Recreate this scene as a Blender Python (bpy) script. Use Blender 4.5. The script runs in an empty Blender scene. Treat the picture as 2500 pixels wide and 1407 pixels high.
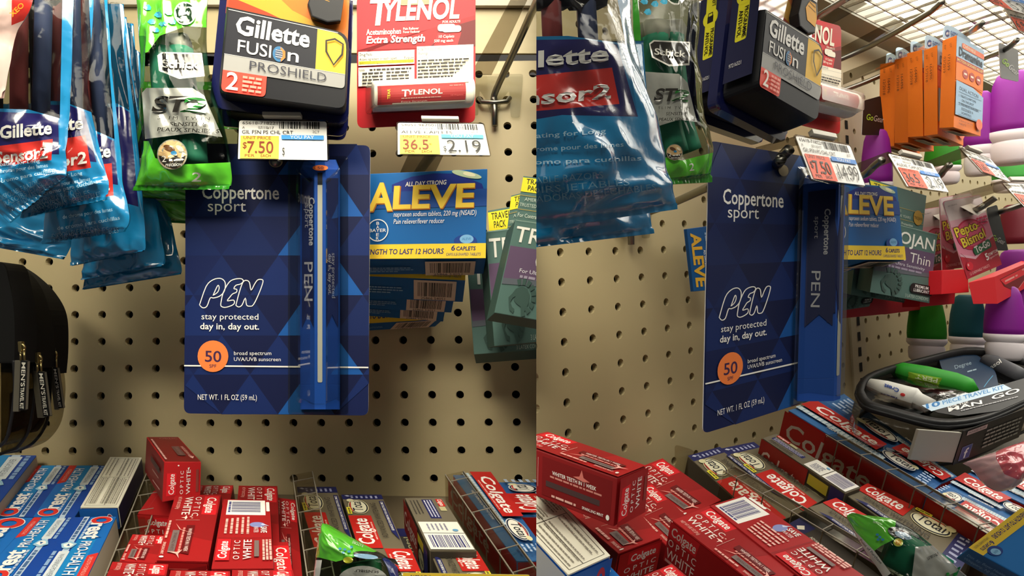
import bpy, bmesh, math, random
import numpy as np
from mathutils import Vector, noise, geometry
from mathutils.bvhtree import BVHTree
V = Vector
C = bpy.context.scene.collection
FPX, CX, CY = 1500.0, 1250.0, 703.5
CAM = V((0, 0, 1.4))
# ---------------------------------------------------------------- camera, light, exposure
cam = bpy.data.cameras.new('camera'); cam.sensor_width = 36; cam.lens = 36*FPX/2500
cam.clip_start = .01; cam.clip_end = 50
co = bpy.data.objects.new('camera', cam); C.objects.link(co)
co.location = CAM; co.rotation_euler = (math.pi/2, 0, 0)
S = bpy.context.scene; S.camera = co
S.view_settings.view_transform = 'Standard'; S.view_settings.look = 'None'
S.cycles.transparent_max_bounces = 40
S.view_settings.exposure = 0.3; S.view_settings.gamma = 1.0
W = bpy.data.worlds.new('store_air'); S.world = W; W.use_nodes = True
W.node_tree.nodes['Background'].inputs[0].default_value = (1, .93, .82, 1)
W.node_tree.nodes['Background'].inputs[1].default_value = .085
def area(name, loc, rot, sx, sy, power, col=(1, .93, .8), spread=180):
    l = bpy.data.lights.new(name, 'AREA'); l.shape = 'RECTANGLE'; l.size = sx; l.size_y = sy
    l.energy = power; l.color = col; l.spread = math.radians(spread)
    o = bpy.data.objects.new(name, l); C.objects.link(o); o.location = V(loc)+CAM; o.rotation_euler = rot
    return o
# shelf canopy lamp over the left bay, ceiling strip lamps of the aisle
def aim(loc, to): return (V(to)-V(loc)).to_track_quat('-Z', 'Y').to_euler()
area('canopy_lamp', (-.10, .30, .40), aim((-.10, .30, .40), (-.30, .57, .02)), .40, .30, 2.3, (1, .93, .74), 120)
area('aisle_ceiling_lamp', (-.45, -.75, 1.05), aim((-.45, -.75, 1.05), (-.33, .5, -.02)), 1.0, .25, 0.8, (1, .93, .75), 34)
area('aisle_ceiling_lamp', (1.1, -.4, 1.4), aim((1.1, -.4, 1.4), (.4, .5, 0)), .4, 1.0, 1.0, (1, .96, .88))

# ---------------------------------------------------------------- geometry helpers (camera-centred metres)
def ray(p): return V(((p[0]-CX)/FPX, 1, -(p[1]-CY)/FPX))
def proj(v): return (CX+FPX*v.x/v.y, CY-FPX*v.z/v.y)
class Pl:
    def __init__(s, p, n): s.p = V(p); s.n = V(n).normalized()
    def at(s, q):
        r = ray(q); return r*(s.p.dot(s.n)/r.dot(s.n))
    def off(s, d): return Pl(s.p+s.n*d, s.n)
def pl3(a, b, c):
    n = (b-a).cross(c-a).normalized()
    if n.dot(a) > 0: n = -n
    return Pl(a, n)
BOARD = {'L': (V((-.4444, .5928, .1263)), V((.02593, -.00053, .00018)), V((.0008, -.00176, -.02533))),
         'R': (V((.0411, .5217, .0302)), V((.0265, .01854, .00173)), V((.00102, -.0009, -.02536)))}
SIDE = 'L'
def bpl(s=0.0, side=None):
    o, h1, h2 = BOARD[side or SIDE]; n = h1.cross(h2).normalized()
    if n.dot(o) > 0: n = -n
    return Pl(o, n).off(s)
def vpdir(x, y): return V(((x-CX)/FPX, 1, (CY-y)/FPX))
# shelf planes: (across, away) directions, pinned where the tops of a layer of boxes meet the board
def shelf(side, h=0.0):
    if side == 'L':
        p = bpl(0, 'L').at((700, 1206)); n = V((1, 0, 0)).cross(vpdir(728, 380))
    else:
        p = bpl(0, 'R').at((1700, 1150)); n = BOARD['R'][1].cross(vpdir(207, 200))
    n.normalize()
    if n.z < 0: n = -n
    return Pl(p, n).off(h)
def seam_n(): return V((1, -(1309.5-CX)/FPX, 0)).normalized()
SEAM = seam_n()
def hom4(src, dst):
    A = []; b = []
    for (x, y), (X, Y) in zip(src, dst):
        A.append([x, y, 1, 0, 0, 0, -X*x, -X*y]); b.append(X)
        A.append([0, 0, 0, x, y, 1, -Y*x, -Y*y]); b.append(Y)
    h = np.linalg.solve(np.array(A, float), np.array(b, float))
    return np.append(h, 1).reshape(3, 3)
def rp(pts, r, n=5):
    "polygon with rounded corners"
    out = []; m = len(pts)
    for i in range(m):
        rr = r[i] if isinstance(r, (list, tuple)) else r
        p0, p, p1 = (V(pts[i-1][:2]+(0,)), V(pts[i][:2]+(0,)), V(pts[(i+1) % m][:2]+(0,)))
        a = (p0-p); b = (p1-p)
        if rr <= 0: out.append((p.x, p.y)); continue
        t = min(rr, a.length*.49, b.length*.49)
        A = p+a.normalized()*t; B = p+b.normalized()*t
        for k in range(n+1):
            u = k/n; q = A*(1-u)**2+p*2*u*(1-u)+B*u*u; out.append((q.x, q.y))
    return out
def sm(rows, n):
    "Catmull-Rom through tuples"
    out = []; m = len(rows)
    for k in range(n+1):
        t = k/n*(m-1); i = min(int(t), m-2); f = t-i
        g = lambda j: rows[max(0, min(m-1, j))]
        a, b, c, d = g(i-1), g(i), g(i+1), g(i+2)
        out.append(tuple(.5*((2*q)+(r-p)*f+(2*p-5*q+4*r-s_)*f*f+(3*q-p-3*r+s_)*f**3) for p, q, r, s_ in zip(a, b, c, d)))
    return out
def ell(c, rx, ry, rot=0, n=28):
    ca, sa = math.cos(rot), math.sin(rot)
    return [(c[0]+rx*math.cos(t)*ca-ry*math.sin(t)*sa, c[1]+rx*math.cos(t)*sa+ry*math.sin(t)*ca) for t in [2*math.pi*i/n for i in range(n)]]

# ---------------------------------------------------------------- materials
_m = {}
def lin(h):
    h = int(h, 16) if isinstance(h, str) else h
    f = lambda c: c/12.92 if c <= .04045 else ((c+.055)/1.055)**2.4
    return tuple(f(((h >> s) & 255)/255) for s in (16, 8, 0))+(1,)
def mt(col, rough=.38, metal=0, kind='', bump=0, emit=0):
    key = (col, rough, metal, kind, bump, emit)
    if key in _m: return _m[key]
    m = bpy.data.materials.new(f'{kind or "print"}_{col:06x}'); m.use_nodes = True; nt = m.node_tree
    b = nt.nodes['Principled BSDF']; b.inputs['Base Color'].default_value = lin(col)
    b.inputs['Roughness'].default_value = rough if kind else max(rough, .5); b.inputs['Specular IOR Level'].default_value = .5 if kind else .26; b.inputs['Metallic'].default_value = metal
    if kind == 'film':
        b.inputs['Coat Weight'].default_value = 1; b.inputs['Coat Roughness'].default_value = .05
    if emit:
        b.inputs['Emission Color'].default_value = lin(col); b.inputs['Emission Strength'].default_value = emit
    if kind == 'clear':
        out = nt.nodes['Material Output']; nt.nodes.remove(b)
        t = nt.nodes.new('ShaderNodeBsdfTransparent'); t.inputs[0].default_value = lin(col)
        g = nt.nodes.new('ShaderNodeBsdfGlossy'); g.inputs['Roughness'].default_value = rough
        lw = nt.nodes.new('ShaderNodeLayerWeight'); lw.inputs[0].default_value = .22
        mx = nt.nodes.new('ShaderNodeMixShader'); ml = nt.nodes.new('ShaderNodeMath'); ml.operation = 'MULTIPLY'; ml.inputs[1].default_value = .3 if bump != .0016 else .95; nt.links.new(lw.outputs['Fresnel'], ml.inputs[0]); nt.links.new(ml.outputs[0], mx.inputs[0])
        nt.links.new(t.outputs[0], mx.inputs[1]); nt.links.new(g.outputs[0], mx.inputs[2]); nt.links.new(mx.outputs[0], out.inputs[0])
        b = g; 
        if bump: lw_n = lw
    if bump:
        tc = nt.nodes.new('ShaderNodeTexCoord'); nz = nt.nodes.new('ShaderNodeTexNoise'); nz.inputs['Scale'].default_value = 55
        nz.inputs['Detail'].default_value = 3
        bp = nt.nodes.new('ShaderNodeBump'); bp.inputs['Distance'].default_value = bump; bp.inputs['Strength'].default_value = .8
        nt.links.new(tc.outputs['Object'], nz.inputs['Vector']); nt.links.new(nz.outputs['Fac'], bp.inputs['Height'])
        nt.links.new(bp.outputs[0], b.inputs['Normal'])
        if kind == 'clear': nt.links.new(bp.outputs[0], lw.inputs['Normal'])
    _m[key] = m; return m
WH = mt(0xf4f2ee); BK = mt(0x101012); CL = mt(0xeeeeea, .06, 0, 'clear'); CLB = mt(0xe4e4de, .08, 0, 'clear', .0012)
STEEL = mt(0x8a8880, .35, 1, 'steel')
def film(c): return mt(c, .22, 0, 'film', .0014)

# ---------------------------------------------------------------- things and parts
class Part:
    def __init__(s, t, name, label=None, parent=None, clip=True, kind=None):
        s.t, s.name, s.label, s.parent, s.clip, s.kind = t, name, label, parent, clip, kind
        s.v = []; s.f = []; s.m = []; s.sm = []; s.side = SIDE; s.lift = 0
        t.parts.append(s)
    def add(s, vs, fs, mat, smooth=False):
        k = len(s.v); s.v += [V(v) for v in vs]
        for i, f in enumerate(fs):
            s.f.append([j+k for j in f]); s.m.append(mat[i] if isinstance(mat, list) else mat); s.sm.append(smooth)
        return s
class Thing:
    all = []
    def __init__(s, name, label=None, cat=None, group=None, kind=None):
        s.name, s.label, s.cat, s.group, s.kind = name, label, cat, group, kind; s.parts = []
    def part(s, name, label=None, parent=None, clip=True, kind=None): return Part(s, name, label, parent, clip, kind)
    def done(s):
        built = {}
        prep = []
        for p in s.parts:
            bm = bmesh.new(); vs = [bm.verts.new(v) for v in p.v]
            mats = []; 
            for f, m, sh in zip(p.f, p.m, p.sm):
                if len(set(f)) < 3: continue
                try: F = bm.faces.new([vs[i] for i in f])
                except ValueError: continue
                if m not in mats: mats.append(m)
                F.material_index = mats.index(m); F.smooth = sh
            if p.clip:
                d = [v.co.dot(SEAM) for v in bm.verts]; sg = 1 if p.side == 'L' else -1
                if d and max(sg*x for x in d) > 1e-5:
                    r = bmesh.ops.bisect_plane(bm, geom=bm.verts[:]+bm.edges[:]+bm.faces[:], dist=1e-6, plane_co=(0, 0, 0), plane_no=SEAM*sg, clear_outer=True)
                    cut = [e for e in r['geom_cut'] if isinstance(e, bmesh.types.BMEdge)]
                    if cut and p.clip != 'open':
                        try: bmesh.ops.holes_fill(bm, edges=[e for e in cut if e.is_boundary], sides=12)
                        except Exception: pass
            lone = [v for v in bm.verts if not v.link_faces]
            bmesh.ops.delete(bm, geom=lone, context='VERTS')
            if not bm.faces: bm.free(); continue
            prep.append((p, bm, mats))
        if not prep: return None
        allv = [v.co for _, bm, _ in prep for v in bm.verts]
        lo = V([min(v[i] for v in allv) for i in range(3)]); hi = V([max(v[i] for v in allv) for i in range(3)])
        loc = V(((lo.x+hi.x)/2, (lo.y+hi.y)/2, lo.z))
        single = len(prep) == 1
        root = None
        if not single:
            root = bpy.data.objects.new(s.name, None); C.objects.link(root); root.location = loc+CAM; root.empty_display_size = .01
        objs = {}
        for p, bm, mats in prep:
            for v in bm.verts: v.co -= loc
            name = s.name if single else p.name
            me = bpy.data.meshes.new(name); bm.to_mesh(me); bm.free()
            for m in mats: me.materials.append(m)
            o = bpy.data.objects.new(name, me); C.objects.link(o)
            if single: o.location = loc+CAM; root = o
            else:
                o.parent = objs.get(p.parent, root)
                if p.label: o['label'] = p.label
                if p.kind: o['kind'] = p.kind
            objs[p] = o
        if s.label: root['label'] = s.label
        if s.cat: root['category'] = s.cat
        if s.group: root['group'] = s.group
        if s.kind: root['kind'] = s.kind
        return root

def prism(part, pts, vec, mat, side_mat=None, bev=.0005):
    "front polygon pts (3-D) extruded by vec; returns helper with face frames"
    bm = bmesh.new(); n = len(pts)
    a = [bm.verts.new(p) for p in pts]; b = [bm.verts.new(p+vec) for p in pts]
    fr = bm.faces.new(a); fr.material_index = 0
    bk = bm.faces.new(b[::-1]); bk.material_index = 1
    for i in range(n):
        j = (i+1) % n; f = bm.faces.new([a[j], a[i], b[i], b[j]]); f.material_index = 1
    if bev:
        try: bmesh.ops.bevel(bm, geom=fr.edges[:] if n > 6 else bm.edges[:], offset=bev, segments=2, affect='EDGES', profile=.6)
        except Exception: pass
    bmesh.ops.recalc_face_normals(bm, faces=bm.faces)
    bm.verts.index_update()
    part.add([v.co.copy() for v in bm.verts], [[v.index for v in f.verts] for f in bm.faces], [mat if f.material_index == 0 else (side_mat or mat) for f in bm.faces])
    bm.free()
    return Box(part, pts, vec)
class Box:
    def __init__(s, part, pts, vec): s.part, s.a, s.b = part, [V(p) for p in pts], [V(p)+vec for p in pts]
    def front(s): return Ink(s.part, pl3(s.a[0], s.a[1], s.a[2]))
    def fq(s, k=0, n=None):
        q = [proj(v) for v in s.a]; return q[k:]+q[:k]
    def side(s, i, L=100, W=30, roll=0):
        j = (i+1) % len(s.a); q3 = [s.a[i], s.a[j], s.b[j], s.b[i]]
        q = [proj(v) for v in q3]; q = q[roll:]+q[:roll]
        return Ink(s.part, pl3(q3[0], q3[1], q3[2])).fr(q, L, W)
class Surf:
    "curved surface: rays against a mesh"
    def __init__(s, vs, fs): s.b = BVHTree.FromPolygons(vs, fs); s.n = None
    def at(s, q):
        r = ray(q); h = s.b.ray_cast(V((0, 0, 0)), r.normalized())
        if h[0] is not None: return h[0]
        h = s.b.find_nearest(r*.3)
        for _ in range(3):
            t = h[0].dot(r)/r.dot(r); h = s.b.find_nearest(r*t)
        return r*(h[0].dot(r)/r.dot(r))
_g = {}
_cap = None
def glyphs(s, b):
    global _cap
    b = round(b*(.6 if b > 0 else 1), 4)
    if (s, b) in _g: return _g[(s, b)]
    cu = bpy.data.curves.new('t', 'FONT'); cu.body = s; cu.size = 1; cu.offset = b; cu.resolution_u = 2 if len(s) > 6 else 4; cu.fill_mode = 'FRONT'
    o = bpy.data.objects.new('t', cu); C.objects.link(o)
    me = bpy.data.meshes.new_from_object(o.evaluated_get(bpy.context.evaluated_depsgraph_get()))
    vs = [(v.co.x, v.co.y) for v in me.vertices]; fs = [tuple(f.vertices) for f in me.polygons]
    bpy.data.objects.remove(o); bpy.data.curves.remove(cu); bpy.data.meshes.remove(me)
    xs = [v[0] for v in vs] or [0, 1]
    _g[(s, b)] = (vs, fs, min(xs), max(xs)); return _g[(s, b)]
STEP = .00006
class Ink:
    def __init__(s, part, surf): s.part, s.surf, s.H, s.flip = part, surf, None, -1
    def fr(s, quad, L=100, W=30):
        "unit frame: (0,W)=TL (L,W)=TR (L,0)=BR (0,0)=BL"
        s.H = hom4([(0, W), (L, W), (L, 0), (0, 0)], quad); s.flip = 1; s.L, s.W = L, W; return s
    def px(s): 
        i = Ink(s.part, s.surf); return i
    def m(s, p):
        if s.H is not None:
            q = s.H@np.array([p[0], p[1], 1.0]); p = (q[0]/q[2], q[1]/q[2])
        v = s.surf.at(p)
        l = .0002+s.part.lift if s.surf.n is not None else .0009+s.part.lift
        return v-v.normalized()*l if s.surf.n is None or abs(s.surf.n.dot(v.normalized())) < .05 else v+s.surf.n*l*(-1 if s.surf.n.dot(v) > 0 else 1)
    def raw(s, vs, fs, mat):
        s.part.lift += STEP
        s.part.add([s.m(v) for v in vs], fs, mat); return s
    def poly(s, pts, mat):
        if s.surf.n is None and len(pts) > 3:
            c = (sum(p[0] for p in pts)/len(pts), sum(p[1] for p in pts)/len(pts))
            vs = [c]; fs = []; n = len(pts); R = 3
            for k in range(1, R+1): vs += [(c[0]+(p[0]-c[0])*k/R, c[1]+(p[1]-c[1])*k/R) for p in pts]
            for i in range(n):
                j = (i+1) % n; fs.append((0, 1+i, 1+j))
                for k in range(1, R): a = 1+(k-1)*n; b = 1+k*n; fs.append((a+i, b+i, b+j, a+j))
            return s.raw(vs, fs, mat)
        return s.raw(pts, [list(range(len(pts)))], mat)
    def rect(s, x0, y0, x1, y1, mat, r=0):
        q = [(x0, y0), (x1, y0), (x1, y1), (x0, y1)]
        return s.poly(rp(q, r) if r else q, mat)
    def el(s, c, rx, ry, mat, rot=0): return s.poly(ell(c, rx, ry, rot), mat)
    def ring(s, c, rx, ry, w, mat, rot=0): return s.line(ell(c, rx, ry, rot), w, mat, True)
    def line(s, pts, w, mat, closed=False):
        n = len(pts); vs = []; fs = []
        for i in range(n):
            p = V((pts[i][0], pts[i][1])); a = V(pts[i-1][:2]) if (i > 0 or closed) else p; b = V(pts[(i+1) % n][:2]) if (i < n-1 or closed) else p
            d = b-a
            if d.length < 1e-9: d = V((1, 0))
            d.normalize(); q = V((-d.y, d.x))*w/2; vs += [tuple(p+q), tuple(p-q)]
        for i in range(n if closed else n-1):
            j = (i+1) % n; fs.append((2*i, 2*i+1, 2*j+1, 2*j))
        return s.raw(vs, fs, mat)
    def text(s, t, p0, p1, h, mat, b=0.0, sh=0.0, up=None):
        global _cap
        if _cap is None: _cap = max(v[1] for v in glyphs('H', 0)[0])
        vs, fs, x0, x1 = glyphs(t, b); D = V(p1)-V(p0); d = D.normalized()
        U = V(up).normalized() if up else V((-d.y, d.x))*s.flip
        k = 1/max(1e-6, x1-x0)
        return s.raw([tuple(V(p0)+D*((x-x0)*k)+U*(y/_cap*h)+d*(sh*y/_cap*h)) for x, y in vs], fs, mat)
    def greek(s, p0, p1, h, mat, seed=0):
        "a line of print too small to read"
        R = random.Random(seed+len(s.part.f)); D = V(p1)-V(p0); L = D.length; d = D.normalized(); U = V((-d.y, d.x))*s.flip*h
        x = 0; vs = []; fs = []
        while x < L*.97:
            w = min(L-x, h*R.uniform(1.2, 4.5)); a = V(p0)+d*x; b = a+d*w
            k = len(vs); vs += [tuple(a), tuple(b), tuple(b+U), tuple(a+U)]; fs.append((k, k+1, k+2, k+3)); x += w+h*.55
        return s.raw(vs, fs, mat)
    def block(s, p0, p1, h, gap, n, mat, seed=0, up=None):
        D = V(p1)-V(p0); d = D.normalized(); U = V(up) if up else V((-d.y, d.x))*s.flip; U = U.normalized()
        for i in range(n):
            o = -U*gap*i; s.greek(tuple(V(p0)+o), tuple(V(p1)+o-D*(.35 if i == n-1 else random.Random(seed+i).uniform(0, .08))), h, mat, seed+i)
        return s
    def bars(s, p0, p1, h, mat, seed=1, up=None, n=30):
        R = random.Random(seed); D = V(p1)-V(p0); d = D.normalized(); U = (V(up).normalized() if up else V((-d.y, d.x))*s.flip)*h
        x = 0; vs = []; fs = []; u = 1/(n*2.1)
        while x < 1:
            w = u*R.choice([.6, 1, 1, 2]); a = V(p0)+D*x; b = V(p0)+D*min(1, x+w); k = len(vs)
            vs += [tuple(a), tuple(b), tuple(b+U), tuple(a+U)]; fs.append((k, k+1, k+2, k+3)); x += w+u*R.choice([.6, 1, 1.6])
        return s.raw(vs, fs, mat)
def tube(part, pts, r, mat, n=10, cap=True):
    vs = []; fs = []; m = len(pts)
    up = V((.3, .2, 1))
    for i, p in enumerate(pts):
        d = (V(pts[min(m-1, i+1)])-V(pts[max(0, i-1)])).normalized()
        a = d.cross(up).normalized(); b = a.cross(d)
        rr = r[i] if isinstance(r, (list, tuple)) else r
        vs += [V(p)+(a*math.cos(t)+b*math.sin(t))*rr for t in [2*math.pi*k/n for k in range(n)]]
    for i in range(m-1):
        for k in range(n): j = (k+1) % n; fs.append((i*n+k, i*n+j, (i+1)*n+j, (i+1)*n+k))
    if cap: fs += [tuple(range(n))[::-1], tuple(range((m-1)*n, m*n))]
    part.add(vs, fs, mat, True); return vs, fs
def loft(part, rings, mat, smooth=True, cap=True):
    n = len(rings[0]); vs = [v for r in rings for v in r]; fs = []
    for i in range(len(rings)-1):
        for k in range(n): j = (k+1) % n; fs.append((i*n+k, i*n+j, (i+1)*n+j, (i+1)*n+k))
    if cap: fs += [tuple(range(n))[::-1], tuple(range((len(rings)-1)*n, len(rings)*n))]
    part.add(vs, fs, mat, smooth); return vs, fs
def inpoly(p, poly):
    c = False; n = len(poly)
    for i in range(n):
        (x1, y1), (x2, y2) = poly[i], poly[i-1]
        if (y1 > p[1]) != (y2 > p[1]) and p[0] < (x2-x1)*(p[1]-y1)/(y2-y1)+x1: c = not c
    return c
def bag(part, rows, s, mat, zones=(), bulge=.012, wr=.0045, seed=0, nu=44, nv=64, seal=.06, backmat=None, topseal=0, pl=None):
    "pillow pouch: rows of (xl,yl,xr,yr) px, s = offset(s) from the board; zones = [(px polygon, material)]"
    R = sm(rows, nv); n_out = (pl or bpl()).n
    sv = (lambda t: s[0]+(s[1]-s[0])*t) if isinstance(s, tuple) else (lambda t: s)
    def P(i, k, sgn):
        xl, yl, xr, yr = R[k]; u = i/nu; t = k/nv
        p = (bpl(sv(t)) if pl is None else pl).at((xl+(xr-xl)*u, yl+(yr-yl)*u))
        pu = max(0, math.sin(math.pi*u))**.55
        ts = topseal
        tv = 0 if (t > 1-seal or t < ts) else max(0, math.sin(math.pi*(t-ts)/(1-seal-ts)))**.5
        h = bulge*pu*tv
        q = V((u*2.6+seed*3.1, t*4.4, seed*1.7))
        w = (1-abs(noise.noise(q))*3.2)*.5+(1-abs(noise.noise(V((u*5+t*3+seed, t*6-u*4, seed+5))))*3)*.28
        h += wr*w*(.25+.75*pu)*(.35 if tv == 0 else 1)
        if tv == 0 and sgn > 0: h += .0012+.0005*math.sin(u*nu*1.9)
        return p+n_out*(h if sgn > 0 else -.5*bulge*pu*tv)
    bm = bmesh.new(); g = [[bm.verts.new(P(i, k, 1)) for i in range(nu+1)] for k in range(nv+1)]
    for k in range(nv):
        for i in range(nu): bm.faces.new([g[k][i], g[k+1][i], g[k+1][i+1], g[k][i+1]])
    for poly, m in zones:
        for i in range(len(poly)):
            a, b = ray(poly[i-1]), ray(poly[i]); nn = a.cross(b)
            if nn.length > 1e-6: bmesh.ops.bisect_plane(bm, geom=bm.verts[:]+bm.edges[:]+bm.faces[:], dist=1e-6, plane_co=(0, 0, 0), plane_no=nn.normalized())
    bm.verts.index_update()
    vs = [v.co.copy() for v in bm.verts]; fs = [[v.index for v in f.verts] for f in bm.faces]; ms = []
    for f in bm.faces:
        c = proj(f.calc_center_median()); mm = mat
        for poly, m in zones:
            if inpoly(c, poly): mm = m
        ms.append(mm)
    bm.free(); part.add(vs, fs, ms, True)
    bs = [P(i, k, -1) for k in range(nv+1) for i in range(nu+1)]; w = nu+1
    part.add(bs, [(k*w+i, k*w+i+1, (k+1)*w+i+1, (k+1)*w+i) for k in range(nv) for i in range(nu)], backmat or mat, True)
    return Surf(vs, fs)
def card(part, px, s, mat, th=.0006, edge=None, r=0, pl=None, bev=0):
    "a card parallel to the board, s metres in front of it"
    p = pl or bpl(s); pts = [p.at(q) for q in (rp(px, r) if r else px)]
    prism(part, pts, -p.n*th if p.n.dot(pts[0]) < 0 else p.n*th, mat, edge or mat, bev)
    return Ink(part, p)
def sbox(part, px, pl, th, mat, side=None, bev=.0006):
    "carton lying on the shelf: top quad in px, thickness down"
    return prism(part, [pl.at(q) for q in px], -pl.n*th, mat, side, bev)
# ================================================================ pegboards and setting
def pegboard(name, side, i0, i1, j0, j1, mat, dark, solid_rows=None):
    global SIDE; o_s = SIDE; SIDE = side
    t = Thing(name, 'beige perforated pegboard back panel' , None, None, 'structure'); p = t.part(name)
    o, h1, h2 = BOARD[side]; n = bpl(0, side).n; N = 12; r = .15
    vi = {}; vs = []; fs = []
    def g(a, b, d=0):
        k = (round(a, 4), round(b, 4), d)
        if k not in vi: vi[k] = len(vs); vs.append(o+h1*a+h2*b-n*d)
        return vi[k]
    for i in range(i0, i1):
        for j in range(j0, j1):
            cs = [(i-.5, j-.5), (i+.5, j-.5), (i+.5, j+.5), (i-.5, j+.5)]
            if solid_rows and solid_rows(i, j): fs.append([g(*c) for c in cs]); continue
            ring = []; k1 = h1.length; k2 = h2.length; ra = r*.0254/k1; rb = r*.0254/k2
            for k in range(N): a = 2*math.pi*(k+.5)/N-3*math.pi/4-math.pi/N*1; ring.append((i+ra*math.cos(a), j+rb*math.sin(a)))
            # quarter fans: corner c joins ring points of its quadrant
            for q in range(4):
                c = cs[q]; c2 = cs[(q+1) % 4]; R = [ring[(q*3+e) % N] for e in range(4)]
                fs.append([g(*c), g(*c2)]+[g(*x) for x in R[::-1]])
            for k in range(N):
                a, b = ring[k], ring[(k+1) % N]; fs.append([g(*a), g(*b), g(*b, .006), g(*a, .006)])
    p.add(vs, fs, mat)
    p.clip = 'open'; t.done()
    t = Thing(name.replace('wall', 'trim')+'_shade_sheet', 'dark sheet standing in for the shade behind the pegboard', None, None, 'structure'); p = t.part('shade_sheet')  # near-black sheet added behind the holes, its colour stands for the cavity's shade
    q = [o+h1*a+h2*b-n*.022 for a, b in ((i0, j0-2), (i1, j0), (i1, j1), (i0, j1))]
    prism(p, q, -n*.004, dark, bev=0); p.clip = 'open'; t.done()
def boardmat():
    m = bpy.data.materials.new('pegboard_paint'); m.use_nodes = True; nt = m.node_tree; b = nt.nodes['Principled BSDF']
    nz = nt.nodes.new('ShaderNodeTexNoise'); nz.inputs['Scale'].default_value = 9; cr = nt.nodes.new('ShaderNodeValToRGB')
    cr.color_ramp.elements[0].color = lin('ab9c76'); cr.color_ramp.elements[1].color = lin('b8a984')
    nt.links.new(nz.outputs['Fac'], cr.inputs[0]); nt.links.new(cr.outputs[0], b.inputs['Base Color']); b.inputs['Roughness'].default_value = .5
    return m
PEG = boardmat(); DARK = mt(0x15120e, .9)
pegboard('wall_left_bay', 'L', -4, 22, -3, 18, PEG, DARK)
pegboard('wall_right_bay', 'R', -4, 60, -13, 12, PEG, DARK, lambda i, j: i in (15,) or j < -9 )
SIDE = 'L'
# panel above the seam of the left board (plain strip with a joint line)
t = Thing('trim_1', 'plain beige panel above the perforated board', None, None, 'structure'); p = t.part('panel')
pb = bpl(.004); q = [(-40, -90), (1420, -90), (1420, 131), (-40, 127)]
prism(p, [pb.at(x) for x in q], -pb.n*.0035, PEG, bev=.0004); p.clip = 'open'; t.done()
t = Thing('trim_2', 'pale metal strip at the top of the board', None, None, 'structure'); p = t.part('panel')
pb = bpl(.010); prism(p, [pb.at(x) for x in [(-40, -90), (1420, -90), (1420, 14), (-40, 10)]], -pb.n*.005, mt(0xb7b0a2, .5)); p.clip = 'open'; t.done()
# shelf decks
def deck(side, pts, name):
    global SIDE; o_s = SIDE; SIDE = side
    t = Thing(name, 'dark shelf deck under the trays', None, None, 'structure'); p = t.part('deck')
    P = shelf(side, -.0008); prism(p, [P.at(q) for q in pts], -P.n*.012, mt(0x6b5f4c, .5), bev=0); p.clip = 'open'; t.done()
deck('L', [(-300, 1206), (1500, 1206), (1900, 1560), (-900, 1560)], 'floor_left_bay')
deck('R', [(1250, 1262), (1700, 1150), (2600, 900), (3300, 1300), (2200, 2000), (1000, 2000)], 'floor_right_bay')
SIDE = 'R'
# lit egg-crate canopy over the right bay
oz = .335; o_, h1_, h2_ = BOARD['R']; nR = bpl(0, 'R').n
a0 = V((o_.x, o_.y, 0)); d1 = V((h1_.x, h1_.y, 0)).normalized(); d2 = V((-h1_.y*-1, -h1_.x, 0)).normalized()
def cp(a, b, z=oz): v = a0+d1*a+d2*b; v.z = z; return v
def hbox(part, a1, a2, b1, b2, z0, z1, mat):
    prism(part, [cp(a1, b1, z0), cp(a2, b1, z0), cp(a2, b2, z0), cp(a1, b2, z0)], V((0, 0, z1-z0)), mat, bev=0)
t = Thing('ceiling_canopy', 'lit white egg crate light canopy above the right bay', None, None, 'structure')
gr = mt(0x8f897c, .5)
p = t.part('louver')
A0, A1, B1 = .2, 1.9, .50
segs = [(.03, .20), (.235, B1)]
for (b1, b2) in segs:
    n_ = int((A1-A0)/.024)
    for k in range(n_+1): a = A0+k*.024; hbox(p, a-.0007, a+.0007, b1, b2, oz, oz+.003, gr)
    n_ = int((b2-b1)/.024)
    for k in range(n_+1): b = b1+k*.024; hbox(p, A0, A1, b-.0007, b+.0007, oz, oz+.003, gr)
p.clip = 'open'
p = t.part('frame'); fm = mt(0x8c8a7c, .5)
for (b1, b2) in [(-.0, .03), (.20, .235), (B1, B1+.03)]: hbox(p, A0-.1, A1, b1, b2, oz-.003, oz+.02, fm)
p.clip = 'open'
p = t.part('diffuser'); hbox(p, A0-.05, A1, .0, B1, oz+.022, oz+.026, mt(0xfffbee, .5, 0, 'lamp', 0, 4.6)); p.clip = 'open'
t.done()
# slotted upright between two board panels
t = Thing('trim_3', 'slotted beige metal upright between two board panels', None, None, 'structure'); p = t.part('upright')
def bp(i, j, s=0): return o_+h1_*i+h2_*j+nR*s
q = [bp(14.6, -9, .003), bp(15.7, -9, .003), bp(15.7, 12, .003), bp(14.6, 12, .003)]; prism(p, q, -nR*.003, mt(0xb3a688, .45), bev=.0005)
for k in range(26):
    j = -8+k*.78; q = [bp(15.05, j, .0034), bp(15.28, j, .0034), bp(15.28, j+.45, .0034), bp(15.05, j+.45, .0034)]
    p.add(q, [(0, 1, 2, 3)], DARK)
t.done()
SIDE = 'L'

def away():
    'depth direction of things hung on the board'
    return vpdir(728, 430).normalized() if SIDE == 'L' else -bpl(0).n
# ================================================================ shared product designs
NAVY = 0x1b2a66
def gillette(i, p0, p1, h, mat): i.text('Gillette', p0, p1, h, mat, .045, .06)
def bubble(i, c, r, mat): i.el(c, r, r, mat)

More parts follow.
